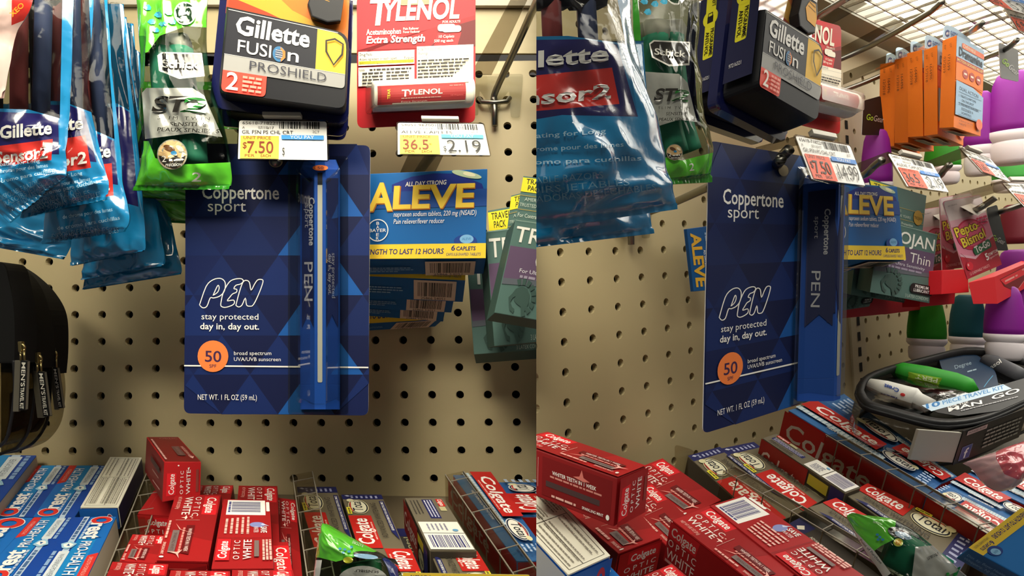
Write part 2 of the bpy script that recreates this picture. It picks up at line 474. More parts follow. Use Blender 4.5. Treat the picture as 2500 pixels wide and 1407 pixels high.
# ---------------------------------------------------------------- sunscreen pen card
def coppertone(side, label, quad, s, TF, blx, penx, peny, hang):
    global SIDE; o_s = SIDE; SIDE = side
    t = Thing('sunscreen_pen_pack', label, 'sunscreen pack', None)
    c = t.part('backing_card'); P = bpl(s)
    cols = [mt(x, .42) for x in (0x131f4e, 0x162960, 0x152557, 0x121a42)]; br = mt(0x1a559f, .42)
    out = rp([TF(q) for q in quad], [17*1.0]*4)
    i = card(c, out, s, cols[0], .0007, mt(0xd8d8dc))
    # triangle print, clipped to the card
    ys = [332, 427, 529, 624, 721, 819.5, 915, 1012]
    cu = [V((x, y, 0)) for x, y in rp(quad, 22)]
    def clipc(pts):
        x0, x1, y0, y1 = 453, 901, 352, 1012
        for ax, lim, sg in ((0, x0, 1), (0, x1, -1), (1, y0, 1), (1, y1, -1)):
            o = []
            for k in range(len(pts)):
                a, b = pts[k-1], pts[k]; da, db = sg*(a[ax]-lim), sg*(b[ax]-lim)
                if (da < 0) != (db < 0): u = da/(da-db); o.append((a[0]+(b[0]-a[0])*u, a[1]+(b[1]-a[1])*u))
                if db >= 0: o.append(b)
            pts = o
            if not pts: return None
        cs = [(x0, y0), (x1, y0), (x1, y1), (x0, y1)]
        return [q for q in pts if min(math.hypot(q[0]-a, q[1]-b) for a, b in cs) > 9] if len(pts) > 2 else None
    R = random.Random(4); c.lift += STEP
    for k in range(7):
        y0, y1 = ys[k], ys[k+1]; off = 472 if k % 2 == 0 else 542     # apex columns at the top line
        if True:
            for e in range(-1, 4):
                ax = off+70+138*e if k % 2 else off+138*e+70
                ax = (542 if k % 2 else 472)+138*e+0
                tri = clipc([(ax, y0), (ax+69, y1), (ax-69, y1)])
                if tri and len(tri) > 2:
                    bright = ax in ((818, 749)[0], 749, 817, 818, 748) or abs(ax-(818 if k % 2 else 748)) < 2
                    i.part.lift -= STEP; i.poly([TF(q) for q in tri], br if bright else cols[1] if R.random() < .75 else cols[2])
                tri = clipc([(ax, y0), (ax+138, y0), (ax+69, y1)])
                if tri and len(tri) > 2: i.part.lift -= STEP; i.poly([TF(q) for q in tri], cols[3] if R.random() < .6 else cols[0])
    c.lift += STEP
    T = lambda s_, p0, p1, h, m_=WH, b=0, sh=0, up=None: i.text(s_, TF(p0), TF(p1), h*HS, m_, b, sh, up=UPV)
    UPV = tuple(V(TF((500, 500)))-V(TF((500, 600)))); HS = V(UPV).length/100
    T('Coppertone', (494, 485), (682, 487), 33, WH, .022); T('sport', (508, 516), (601, 517), 27, WH, .0)
    # PEN outline lettering
    lw = 2.2
    for st in ([(488, 745), (504, 700), (520, 684), (538, 680), (549, 687), (551, 700), (547, 714), (536, 724), (522, 728), (514, 728), (506, 748), (496, 752)],
               [(521, 722), (530, 702), (534, 697), (536, 704), (532, 714)],
               [(540, 742), (546, 715), (560, 690), (574, 682), (590, 681), (595, 687), (588, 694), (577, 697), (572, 705), (579, 707), (578, 714), (569, 718), (562, 726), (556, 735), (571, 733), (573, 741), (565, 747), (550, 751), (541, 748)],
               [(577, 746), (585, 715), (594, 690), (602, 685), (610, 690), (614, 709), (622, 695), (630, 684), (640, 683), (643, 689), (634, 715), (620, 744), (611, 748), (603, 745), (600, 728), (592, 745), (584, 750)]):
        q = sm([TF(a) for a in st+[st[0]]], len(st)*3)[:-1]; i.line(q, lw*HS, WH, True)
    T('stay protected', (493, 780), (632, 781), 14.5); T('day in, day out.', (490, 804), (634, 805), 15, WH, .022)
    i.line([TF((451, 893)), TF((900, 897.5))], 3.4*HS, WH)
    oc = mt(0xf58444, .42); dk = mt(0x44284e, .42)
    i.poly([TF(q) for q in ell((521.5, 870), 37.5, 38.5)], oc)
    T('50', (502, 883), (542, 884), 26, dk, .02); T('SPF', (513, 898), (530, 898), 8, dk)
    T('broad spectrum', (573, 867), (664, 867), 9); T('UVA/UVB sunscreen', (573, 881.5), (687, 882), 9)
    T('NET WT. 1 FL OZ (59 mL)', (485, 976), (629, 977), 13)
    # hang hole
    i.poly([TF(q) for q in ell((675, 396), 17, 14)], mt(0xa8997a, .6))
    # pen
    pen = t.part('pen', 'blue sunscreen pen with a pale stripe'); b1 = mt(0x1c4fae, .25); b2 = mt(0x1d4aa2, .3)
    (xl, xr), (yt, yb) = penx, peny; D = .022
    def Q(x, y, f): return bpl(s+f).at(TF((x, y))) if side == 'L' else bpl(s).at(TF((x, y)))+bpl(0).n*f
    prof = [(0, .001), (.05, .005), (.36, D), (.64, D), (.95, .005), (1, .001)]
    rings = []
    for y, k in ((yt, .55), (yt+14, .8), (yt+24, 1), (yb-62, 1), (yb-61, .97), (yb-60, 1), (yb, 1)):
        xm = (xl+xr)/2; rings.append([Q(xm+(xl+(xr-xl)*u-xm)*(.55+.45*k if k < 1 else k), y, .001+f*(k if k < .9 else 1)) for u, f in prof])
    vs, fs = loft(pen, rings, b1, False)
    sf = bpl(s+.001+D); ii = Ink(pen, sf)
    def sx(u): return xl+(xr-xl)*u
    def TD(f): # shift px of the card frame to a plane nearer the camera
        return lambda q: TF(q) if side == 'L' else proj(bpl(s).at(TF(q))+bpl(0).n*f)
    G = TD(.001+D)
    ii.poly([G(q) for q in rp([(sx(.44), yt+40), (sx(.56), yt+40), (sx(.56), yb-66), (sx(.44), yb-66)], 4)], mt(0xb9bab2, .4))
    ii.poly([G(q) for q in [(sx(.44), yt+32), (sx(.56), yt+32), (sx(.56), yt+62), (sx(.44), yt+62)]], mt(0x16181e, .4))
    L_ = Surf(vs, fs); il = Ink(pen, L_)
    def G2(q):
        u = (q[0]-xl)/(xr-xl); u = 1-u if u > .5 else u; f = .001+(D if u > .36 else .005+(D-.005)*(u-.05)/.31)
        return TF(q) if side == 'L' else proj(bpl(s).at(TF(q))+bpl(0).n*f)
    lb = mt(0x1c2552, .3)
    def tx(s_, x, y0, y1, h, b=0, m_=mt(0xb6b8c4, .4)):
        il.text(s_, G2((x, y0)), G2((x, y1)), h*HS, m_, b)
    il.poly([G2(q) for q in [(sx(.04), yt+45), (sx(.33), yt+45), (sx(.33), yb-200), (sx(.19), yb-232), (sx(.04), yb-200)]], lb)
    il.poly([G2(q) for q in [(sx(.67), yt+45), (sx(.96), yt+45), (sx(.96), yb-200), (sx(.81), yb-232), (sx(.67), yb-200)]], lb)
    tx('Coppertone', sx(.22), yt+92, yt+210, 13*(xr-xl)/95, .04); tx('sport', sx(.12), yt+110, yt+166, 10*(xr-xl)/95)
    tx('PEN', sx(.10), yt+250, yt+345, 20*(xr-xl)/95, 0)
    if side == 'L': tx('stay protected', sx(.80), yt+228, yt+338, 8); tx('day in, day out.', sx(.71), yt+230, yt+330, 8, .02)
    if side == 'L':
        il.poly([G2(q) for q in ell((782, 410), 19, 7)], oc); il.text('50', G2((775, 413)), G2((790, 413)), 6, dk, .02)
    # clear blister
    bl = t.part('blister', 'clear plastic blister over the pen'); (bl0, br0), (bt, bb) = blx
    def ringpx(f, m_, mt_=0, mb=0): return [Q(x, y, f) for x, y in rp([(bl0+m_, bt+m_+mt_), (br0-m_, bt+m_+mt_), (br0-m_, bb-m_-mb), (bl0+m_, bb-m_-mb)], 8, 4)]
    loft(bl, [ringpx(.0012, 0), ringpx(.0022, 5), ringpx(.003, 20, 6, 8), ringpx(.010, 25, 12, 12), ringpx(.0252, 54, 8, -30)], CL, False)
    t.done(); SIDE = o_s
I2 = lambda q: q
coppertone('L', 'dark blue carded sunscreen pen hanging in the left bay, above the red toothpaste boxes', [(455, 350), (904, 355), (899, 1015), (449, 1010)], .142, I2,
           ((703, 850), (381, 1012)), (733, 830), (390, 1000), None)
H = hom4([(455, 350), (904, 355), (899, 1015), (449, 1010)], [(1731, 343), (2056, 399), (2033, 962), (1716, 1060)])
def TR(q):
    r = H@np.array([q[0], q[1], 1.0]); return (r[0]/r[2], r[1]/r[2])
coppertone('R', 'dark blue carded sunscreen pen hanging in the right bay, beside the painkiller box', [(455, 350), (904, 355), (899, 1015), (449, 1010)], .142, TR,
           ((722, 862), (381, 1012)), (742, 838), (402, 1000), None)
SIDE = 'L'

# ---------------------------------------------------------------- cartridge packs
def fusion(label, quad, s, orange=True, group=None, full=True, dep=.026, bl=None):
    "quad: px of the blister front (TL TR BR BL); frame units 100 x 66"
    t = Thing('razor_cartridge_pack', label, 'razor cartridge pack', group)
    b = t.part('tray'); P = bpl(s); n = -away(); nv = mt(0x161a4a, .2, 0, 'film')
    i0 = Ink(b, P).fr(quad, 100, 66)
    def wp(x, y, f): 
        q = i0.H@np.array([x, y, 1.0]); return P.at((q[0]/q[2], q[1]/q[2]))-n*f
    tray = [wp(x, y, dep) for x, y in rp([(-9, 112), (105, 112), (105, -9), (-9, -9)], 9, 6)]
    prism(b, tray, -n*.008, nv, bev=.0015)
    h = t.part('blister_box'); 
    fr_ = rp([(0, 66), (100, 66), (100, 0), (0, 0)], [0, 12, 8, 8], 5)
    loft(h, [[wp(x*1.05-2.5, y*1.04-2, dep*.95) for x, y in fr_], [wp(x*1.01-.5, y*1.01-.3, .004) for x, y in fr_], [wp(x*.98+1, y*.98+.6, 0) for x, y in fr_]], mt(0x14151c, .3), False)
    b.lift = 0; i = Ink(h, P).fr(quad, 100, 66); h.lift = .0002
    K = lambda c: mt(c, .3)
    i.poly(rp([(2, 63), (72, 63), (72, 29), (2, 29)], 0), K(0x23242c))
    i.poly(rp([(72, 63), (98, 63), (98, 29), (72, 29)], [0, 14, 0, 0]), K(0xe9b83c))
    i.poly(rp([(2, 29), (98, 29), (98, 17), (2, 17)], [0, 0, 4, 0]), K(0x9b9a98))
    i.poly(rp([(2, 17), (34, 17), (34, 1), (2, 1)], [0, 0, 4, 4]), K(0xdd4a3c))
    i.line([(2, 63.3), (90, 63.3)], .5, K(0xe0ddd0)); i.line([(2, 29), (98, 29)], .3, K(0xd0d0d0))
    gillette(i, (8, 46), (66, 46), 14, K(0xe2e0dc))
    i.text('FUSI', (11, 32), (36, 32), 9.5, K(0xe2e0dc), .01); i.text('n', (49, 32), (58, 32), 10.5, K(0xe2e0dc), .01)
    i.el((42.3, 36), 5, 6.2, K(0x3a6f9c)); i.poly([(43, 42), (47, 39), (47.4, 34), (44, 30)], K(0xd4793a)); i.el((42.3, 36), 3, 4, K(0x4c5a72))
    for k in range(4): i.line([(39.6, 33.6+k*1.7), (45, 33.6+k*1.7)], .4, K(0xd8d4cc))
    i.text('PROSHIELD', (21, 20), (82, 20), 6.8, K(0x3a3a44), -.005)
    i.text('2', (5.5, 3), (14, 3), 12.5, K(0xf0e6dc), .02)
    for k in range(4): i.greek((17, 3+k*3.2), (31, 3+k*3.2), 1.8, K(0xf0988a))
    sh = [(85, 56), (89.5, 54.5), (93.5, 56), (94, 48), (91.5, 42), (88.6, 38.5), (85.5, 42), (82.8, 48), (83.2, 56)]
    sh = [(80.5, 54), (88, 57), (95.5, 54), (95, 45), (88, 35), (81, 45)]
    i.line(sh, 1.7, K(0x2a2620), True)
    if orange:
        # printed art and razor above the box, under the same clear film
        a = t.part('art_insert'); ia = Ink(a, P.off(-.012)).fr(quad, 100, 66)
        def rect3(x0, y0, x1, y1, m_, f=.012): a.add([wp(x0, y0, f), wp(x1, y0, f), wp(x1, y1, f), wp(x0, y1, f)], [(0, 1, 2, 3)], m_)
        prism(a, [wp(x, y, .013) for x, y in [(0, 110), (100, 110), (100, 60), (0, 60)]], -n*.002, K(0xe07a34), bev=0)
        ia.poly([(0, 60), (0, 110), (22, 110), (30, 88), (50, 74), (78, 66), (82, 60)], K(0xdca33c)); ia.poly([(0, 60), (0, 74), (30, 68), (60, 60)], K(0xb4442c))
        for k in range(4): ia.greek((6, 98-k*4.4), (26, 98-k*4.4), 2, K(0x5a3c14))
        r = t.part('razor', 'orange and black razor handle')
        hd = [(62, 84), (66, 74), (80, 72), (92, 76), (94, 96), (88, 118), (70, 118)]
        prism(r, [wp(x, y, .004) for x, y in hd], -n*.008, K(0x26262a), bev=.001)
        ir = Ink(r, P.off(-.004)).fr(quad, 100, 66)
        ir.poly([(64, 88), (68, 78), (82, 76), (84, 84), (80, 96), (70, 96)], K(0xe2a22c)); ir.poly([(66, 98), (82, 98), (84, 112), (70, 112)], K(0xd8d2c8))
        ir.line([(68, 91), (81, 89)], .8, K(0x8a6420)); ir.line([(69, 95), (80, 93)], .8, K(0x8a6420))
    c = t.part('clear_cover', 'clear plastic cover')
    top = [(0, 110), (100, 110), (100, 62), (0, 66)]
    loft(c, [[wp(x*1.04-2, y, dep*.9) for x, y in top], [wp(x, y, .0105) for x, y in top]], CL, False)
    return t, wp
for lab, q, s_, orr in (('razor cartridge pack with black and silver front, nearest of the three in the left bay', [(553, 14), (853, 80), (845, 268), (533, 226)], .185, True),
                        ('razor cartridge pack showing only its dark lower edge, second in the left bay stack', [(575, 80), (852, 112), (842, 300), (548, 274)], .147, False),
                        ('razor cartridge pack hindmost of the left bay stack, only a blue corner showing', [(600, 130), (850, 150), (840, 316), (590, 300)], .108, False)):
    t, _ = fusion(lab, q, s_, orr, 'razor cartridge packs in the left bay'); t.done()

# ---------------------------------------------------------------- caplet card
def tylenol(label, quad, s):
    "frame 100 x 110"
    t = Thing('caplet_card', label, 'painkiller pack'); c = t.part('backing_card'); P = bpl(s); n = -away()
    F_ = Ink(c, P).fr(quad, 100, 110)
    def px(x, y): q = F_.H@np.array([x, y, 1.0]); return (q[0]/q[2], q[1]/q[2])
    card(c, [px(x, y) for x, y in rp([(0, 110), (100, 110), (100, 0), (0, 0)], 6)], s, mt(0xc3242c, .3), .0008)
    i = F_; K = lambda x: mt(x, .35)
    i.poly([(0, 60), (30, 72), (62, 80), (100, 90), (100, 64), (0, 64)], K(0x8a1a20)); i.poly([(60, 64), (100, 64), (100, 86), (84, 82)], K(0x5e1216))
    i.poly([(64, 63), (84, 63), (88, 76), (68, 76)], K(0xc8282e))
    i.poly(rp([(36, 105), (64, 105), (64, 100), (36, 100)], 2.4), K(0x8f8268))
    wl = K(0xf0ead8)
    i.text('T', (9, 85), (26, 85), 21, wl, .05, .12); i.text('YLENOL', (20, 88), (86, 88), 16, wl, .05, .12)
    i.text('FOR ADULTS', (72, 84), (87, 84), 1.9, wl, .02, .1)
    i.text('Acetaminophen', (8, 76.5), (37, 76.5), 4.6, wl, .03); i.text('Pain Reliever', (39, 79.5), (52, 79.5), 2, wl, .01); i.text('Fever Reducer', (39, 76.8), (53, 76.8), 2, wl, .01)
    i.text('Extra Strength', (8, 69.5), (57, 69.5), 5.6, wl, .045, .15)
    i.poly(rp([(68, 83), (83, 83), (83, 77), (68, 77)], 3), wl); i.poly(rp([(72, 81.5), (88, 81.5), (88, 76), (72, 76)], 2.8), K(0xd8cfc0)); i.poly(rp([(72.3, 81.2), (87.7, 81.2), (87.7, 76.4), (72.3, 76.4)], 2.6), wl)
    i.text('10 Caplets', (69, 71.5), (82, 71.5), 2.3, wl, .01, .1); i.text('500 mg each', (65, 68), (81, 68), 2.3, wl, .01, .1)
    i.rect(1.5, 51, 48.5, 62.5, wl); i.rect(50.5, 36, 98.5, 65, wl); i.rect(1.5, 34, 48.5, 49.5, wl)
    bk = K(0x2a2624)
    i.text('Drug Facts', (2.5, 59), (13, 59), 2.4, bk, .01); i.line([(2.5, 58), (48, 58)], .15, bk)
    i.rect(2, 52.2, 48, 54.6, K(0xf0dc28)); i.text('Active ingredient (in each caplet)', (2.5, 55.2), (34, 55.2), 2.2, bk, .01); i.text('Purpose', (40, 55.2), (48, 55.2), 2.2, bk, .01)
    i.text('Acetaminophen 500 mg', (2.5, 52.6), (18, 52.6), 1.5, bk); i.text('Pain reliever/fever reducer', (30, 52.8), (48, 52.8), 1.5, bk)
    i.text('Uses', (2.5, 46.5), (7, 46.5), 2, bk, .01); i.greek((11, 46.5), (46, 46.5), 1.3, bk)
    for k in range(4): i.greek((5, 43.6-k*2.8), (22, 43.6-k*2.8), 1.3, bk); i.greek((25, 43.6-k*2.8), (44, 43.6-k*2.8), 1.3, bk)
    i.text('Drug Facts (continued)', (51.5, 62), (72, 62), 2.2, bk, .005); i.line([(51.5, 61), (98, 61)], .15, bk)
    i.text('Warnings', (51.5, 57.6), (60, 57.6), 2.1, bk, .015)
    i.text('Liver warning: This product contains acetaminophen. Severe liver damage', (51.5, 54.8), (97, 54.8), 1.6, bk)
    for k in range(6): i.greek((51.5, 51.8-k*2.8), (96-k*3, 51.8-k*2.8), 1.4, bk, k)
    # tube under clear blister
    u = t.part('caplet_tube', 'red and white caplet tube lying across the card')
    def W3(x, y, f): return P.at(px(x, y))+n*f
    r = .0128; rings = []
    for x, k in ((11, .85), (12, 1), (90, 1), (91, .98), (93, .9)):
        c0 = W3(x, 24, .001+r); upv = (W3(x, 34, 0)-W3(x, 24, 0)).normalized()
        rings.append([c0+(n*math.cos(a)+upv*math.sin(a))*r*k for a in [2*math.pi*e/28 for e in range(28)]])
    vs, fs = loft(u, rings, mt(0xe8e2d8, .25)); sf = Surf(vs, fs); j = Ink(u, sf)
    uy = (W3(x_ := 50, 34, 0)-W3(50, 24, 0)).length/10
    def G(x, y):
        c0 = W3(x, 24, .001+r); upv = (W3(x, 34, 0)-W3(x, 24, 0)).normalized(); k = max(-.97, min(.97, (y-24)*uy/r)); return proj(c0+upv*r*k+n*r*math.sqrt(1-k*k))
    def pq(x0, y0, x1, y1, m_):
        N = 8; v_ = []; f_ = []
        for a in range(N+1):
            for b in range(N+1): v_.append(G(x0+(x1-x0)*a/N, y0+(y1-y0)*b/N))
        for a in range(N):
            for b in range(N): k = a*(N+1)+b; f_.append((k, k+1, k+N+2, k+N+1))
        j.raw(v_, f_, m_)
    TP = 100/117*V(G(50, 34)+(0,)).length*0+abs(G(50, 30)[1]-G(50, 18)[1])/52
    pq(14, 15.8, 85, 31, K(0x9c1a20)); pq(26, 31, 88, 33, wl); pq(14, 15.8, 17, 31, K(0x8a1a20)); pq(26, 15.6, 85, 16.8, K(0xbdb4a8))
    j.text('T', G(33, 21.5), G(39, 21.5), 23*TP, wl, .03, .1); j.text('YLENOL', G(37.5, 22.6), G(66, 22.6), 17*TP, wl, .03, .1)
    j.text('TEAR', G(24, 20), G(24, 28), 9*TP, K(0xe8d83c), .02); j.greek(G(33, 19.8), G(66, 19.8), 3*TP, K(0xc89a94)); j.text('Extra Strength', G(33, 17), G(54, 17), 5*TP, K(0xd8b8b0), .01, .15)
    j.text('10 Caplets', G(73, 20.5), G(83, 20.5), 4*TP, K(0xd86a66)); j.text('NDC 50580-449-15', G(72, 28.4), G(83, 28.4), 3*TP, K(0xd8b0a8))
    b = t.part('blister', 'clear plastic blister over the tube')
    def rg(m_, f): return [W3(x, y, f) for x, y in rp([(7+m_, 36-m_), (95-m_, 36-m_), (95-m_, 11+m_), (7+m_, 11+m_)], 3, 4)]
    loft(b, [rg(0, .001), rg(2.2, .016), rg(4, .0285)], mt(0xf4f4f0, .35, 0, 'clear'), False)
    return t
tylenol('red carded caplets with a tube across its foot, hanging in the left bay', [(871, -12), (1161, -22), (1160, 299), (872, 313)], .085).done()

# ---------------------------------------------------------------- price tags and hooks
def tag(side, label, quad, s, name1, big, unit, num, colr, group, lift=(0, 0), full=True, clip=None, pl=None, bar=0x2f7fd0, dkc=0x23211f, blank=False):
    "frame 100 x 46"
    global SIDE; o_s = SIDE; SIDE = side
    t = Thing('price_tag', label, 'price tag', group); P = pl or bpl(s); n0 = P.n; c0 = P.at((sum(a[0] for a in quad)/4, sum(a[1] for a in quad)/4)); P = Pl(c0, n0+V((0, 0, .35 if side == 'L' else .6 if c0.z < .22 else -.1)))
    h = t.part('holder', 'clear plastic label holder'); F_ = Ink(h, P).fr(quad, 100, 46)
    def px(x, y): q = F_.H@np.array([x, y, 1.0]); return (q[0]/q[2], q[1]/q[2])
    nn = P.n if P.n.dot(P.p) < 0 else -P.n
    prism(h, [P.off(-.0008 if nn is P.n or nn == P.n else .0008).at(px(x, y)) for x, y in rp([(-1.5, 48), (101.5, 48), (101.5, -1), (-1.5, -1)], 4)], -nn*.0012, mt(0xd8d4cc, .15, 0, 'clear'), bev=0)
    prism(h, [P.at(px(x, y))-nn*.001 for x, y in [(28, 49), (72, 49), (72, 54), (28, 54)]], nn*.004, mt(0xc4beb2, .2), bev=.0005)
    c = t.part('label_paper', 'printed paper price label'); fr = [(0, 46), (100, 46), (100, 0), (0, 0)]
    prism(c, [P.at(px(x, y)) for x, y in rp(fr, [3, 3, 0, 0])], -nn*.0003, mt(0xf2f0ec, .5), bev=0)
    i = Ink(c, P).fr(quad, 100, 46); K = lambda x: mt(x, .5); bk = K(dkc)
    i.text(num, (4, 41), (44, 41), 3.6, K(0x5a564f), 0) if num else i.greek((4, 41), (44, 41), 2.6, K(0x8a867f)); i.bars((46, 36.5), (92, 36.5), 8.5, bk, 3, n=26)
    i.text('07/10/17', (22, 35.8), (40, 35.8), 3, K(0x6a665f)); i.text('A', (4, 35.5), (7, 35.5), 3, K(0x6a665f)); i.text('2CT', (84, 31.5), (92, 31.5), 3, K(0x6a665f))
    i.text(name1, (4, 29.5), (62, 29.5), 4.2, bk) if name1 else i.greek((4, 29.5), (62, 29.5), 3, K(0x6a665f))
    i.rect(2.5, 0, 46, 27, K(colr)); tx = K(0x7a2e14 if colr != 0xe85838 else 0x4a1a10)
    i.text('UNIT PRICE', (6, 22.6), (37, 22.6), 3.6, tx, .005); i.text('PER', (8, 1.8), (19, 1.8), 3.2, tx, .005); i.text('EACH', (26, 1.8), (37, 1.8), 3.2, tx, .005)
    if '$' in unit: i.text('$', (5.5, 12), (10, 12), 7, tx, .01); i.text(unit.replace('$', ''), (10.5, 6.5), (40, 6.5), 13.5, tx if colr != 0xe85838 else bk, .012)
    else: i.text(unit, (6, 6.5), (34, 6.5), 13.5, tx if colr != 0xe85838 else bk, .01); i.text('c', (35, 13), (38, 13), 3, tx)
    i.rect(49, 23, 97, 28, K(bar)); i.text('YOU PAY', (59, 23.8), (86, 23.8), 3.6, WH)
    if blank: i.text('$', (50, 4), (53, 4), 9, bk)
    else: i.text('$', (50, 4), (53.5, 4), 7, bk); i.text(big, (54.5, 3), (92, 3), 16.5, bk, -.002)
    t.done(); SIDE = o_s
tag('L', 'price tag with a yellow unit price panel in front of the left sunscreen card', [(584, 294), (797, 297), (799, 391), (581, 388)], .172, 'GIL FSN PS CHL CRT', '', '$7.50', '65618-718221', 0xf0bc48, 'price tags in the left bay', blank=True, bar=0x3b93dc)
tag('L', 'price tag reading 2.19 hanging under the red caplet card in the left bay', [(971, 300), (1180, 303), (1196, 379), (971, 377)], .150, 'ALEVE CAPLETS', '2.19', '36.5', '54051 967001', 0xf2dc50, 'price tags in the left bay', bar=0x58c0e0)

def hook(side, label, pts, r=.0026, plate=None, arm=None, group=None, cat='peg hook', tip=None):
    "pts: [(px, s)...] from the board outward"
    global SIDE; o_s = SIDE; SIDE = side
    t = Thing('peg_hook', label, cat, group); w = t.part('wire')
    P3 = [bpl(s).at(q) for q, s in pts]; tube(w, sm([tuple(p) for p in P3], len(P3)*5), r, STEEL)
    if plate:
        (x, y), k = plate; b = t.part('cross_bar'); o = bpl(.004)
        q = [(x-38*k, y), (x-30*k, y+8*k), (x, y+9*k), (x+30*k, y+7*k), (x+38*k, y-2*k)]
        tube(b, [tuple(o.off(.0 if a in (0, 4) else .004).at(z)) for a, z in enumerate(q)], .0022, STEEL)
        d = t.part('drop_pin'); tube(d, [bpl(.006).at((x, y-10*k)), bpl(.006).at((x+1, y+66*k))], .003, STEEL)
        g = t.part('clear_foot', 'clear plastic foot against the board')
        pg = bpl(.003); prism(g, [pg.at(z) for z in rp([(x-50*k, y-60*k), (x+70*k, y-60*k), (x+62*k, y+45*k), (x+40*k, y+45*k), (x+36*k, y-22*k), (x+20*k, y), (x, y+60*k), (x-22*k, y), (x-36*k, y-22*k), (x-40*k, y+40*k), (x-50*k, y+40*k)], 6*k)], -pg.n*.0015, CL, bev=0)
    if arm:
        a = t.part('label_arm', 'clear plastic label arm'); q, s0, s1 = arm
        prism(a, [bpl(s0).at(q[0]), bpl(s1).at(q[1]), bpl(s1).at(q[2]), bpl(s0).at(q[3])], V((.0, 0, -.0012)), mt(0xccc8c0, .15, 0, 'clear'), bev=0)
    t.done(); SIDE = o_s
hook('L', 'empty steel peg hook with a clear label arm, right of the caplet card', [((1205, 246), .006), ((1212, 218), .012), ((1262, 110), .06), ((1330, -40), .13)], .0031, ((1207, 241), 1), ([(1150, 180), (1262, -30), (1300, -30), (1200, 180)], .01, .1))
hook('L', 'steel peg hook holding the stacked painkiller boxes in the left bay', [((1010, 440), .01), ((1030, 410), .03), ((1056, 372), .10), ((1062, 350), .14)], .0042, None, ([(968, 440), (1000, 370), (1085, 370), (1052, 440)], .03, .13))
hook('L', 'steel peg hook carrying the left sunscreen card', [((790, 322), .0), ((720, 330), .08), ((676, 388), .138), ((674, 395), .150)], .0034)

# ---------------------------------------------------------------- painkiller boxes
YEL = 0xf0cc3a
def aleve(side, label, q, s, ext, group, detail=True, bars_=True):
    "q: front TL TR BR BL px; ext: px of the back lower-right corner and its offset"
    global SIDE; o_s = SIDE; SIDE = side
    t = Thing('painkiller_box', label, 'painkiller box', group); c = t.part('carton'); P = bpl(s)
    pts = [P.at(x) for x in q]; vec = bpl(ext[1]).at(ext[0])-pts[2]
    K = lambda x: mt(x, .3)
    b = prism(c, pts, vec, K(0x1160a6), K(0x0f5c9e), .0005)
    i = b.front().fr(q, 100, 72)
    if detail:
        i.poly([(18, 72), (30, 69), (50, 72)], K(0x4d96d2)) if False else None
        i.poly([(24, 62), (40, 68), (58, 70), (76, 69), (96, 60), (100, 48), (24, 48)], K(0x1c2f86)) if True else None
        i.poly([(24, 56), (100, 56), (100, 42), (10, 42)], K(0x1a4a98))
        i.poly(ell((84, 68), 12, 2.5, -.25), K(0xbccfae)); i.poly(ell((86, 68), 5, 1.6, -.25), K(0xf0ecc8))
        i.text('ALL DAY STRONG', (35, 60), (68, 60.5), 3.6, WH, .03, .12)
        for m_, dx, dy, bb in ((K(0xb06a28), .5, -.7, .06), (K(0xf2cc48), 0, 0, .045)):
            i.text('A', (4+dx, 41+dy), (25+dx, 41+dy), 22, m_, bb, .05); i.text('LEVE', (25+dx, 42+dy), (90+dx, 42+dy), 18, m_, bb, .05)
        i.text('naproxen sodium tablets, 220 mg (NSAID)', (26, 35), (92, 35), 4, WH, 0, .12); i.text('Pain reliever/fever reducer', (26, 29), (67, 29), 4, WH, 0, .12)
        i.ring((13, 24), 8.5, 9, .8, WH); i.text('BAYER', (6, 22.6), (20, 22.6), 2.6, WH, .015)
        for k, ch in enumerate('BA ER'):
            if ch != ' ': i.text(ch, (11.8, 28.6-k*3.2), (14.2, 28.6-k*3.2), 2.5, WH, .015)
        i.el((84, 14), 9, 5, K(0x1a3f8e)); i.el((85, 15.5), 5.4, 3.6, K(0x7db4e0)); i.text('ALEVE', (81.5, 14.6), (88.5, 14.6), 2, K(0x3f7fb8), .01)
    i.rect(0, 0, 100, 12, K(YEL)); i.text('STRENGTH TO LAST 12 HOURS', (-4, 3.6), (67, 3.8), 4.2, K(0x2a2a70), .035, .12)
    i.text('6', (73, 6.4), (76, 6.4), 4, K(0x2a2a70), .03, .1); i.text('CAPLETS', (77, 6.4), (92, 6.4), 3, K(0x2a2a70), .03, .1); i.text('CAPSULE-SHAPED TABLETS', (69, 2.2), (96, 2.2), 2.2, K(0x5a5a80), 0, .15)
    if side == 'L': i.part.lift += STEP
    j = b.side(2, 100, 22, 0)   # under face: frame TL=BR, TR=BL
    j = Ink(c, pl3(b.a[2], b.a[3], b.b[3])).fr([proj(b.a[3]), proj(b.a[2]), proj(b.b[2]), proj(b.b[3])], 100, 22)
    if bars_:
        j.rect(51, 1.5, 92, 21, K(0xd9c8b4)); j.bars((55, 5), (88, 5), 14, BK, 5); j.text('25866 54051', (58, 2), (82, 2), 2.4, BK)
    j.block((2, 12), (42, 12), 1.2, 2.4, 3, K(0x7ea8cc))
    t.done(); SIDE = o_s
G = 'painkiller boxes on the left bay hook'
aleve('L', 'blue and yellow painkiller box, foremost of the left bay stack', [(888, 425), (1190, 412), (1186, 631), (884, 633)], .118, ((1180, 669), .092), G)
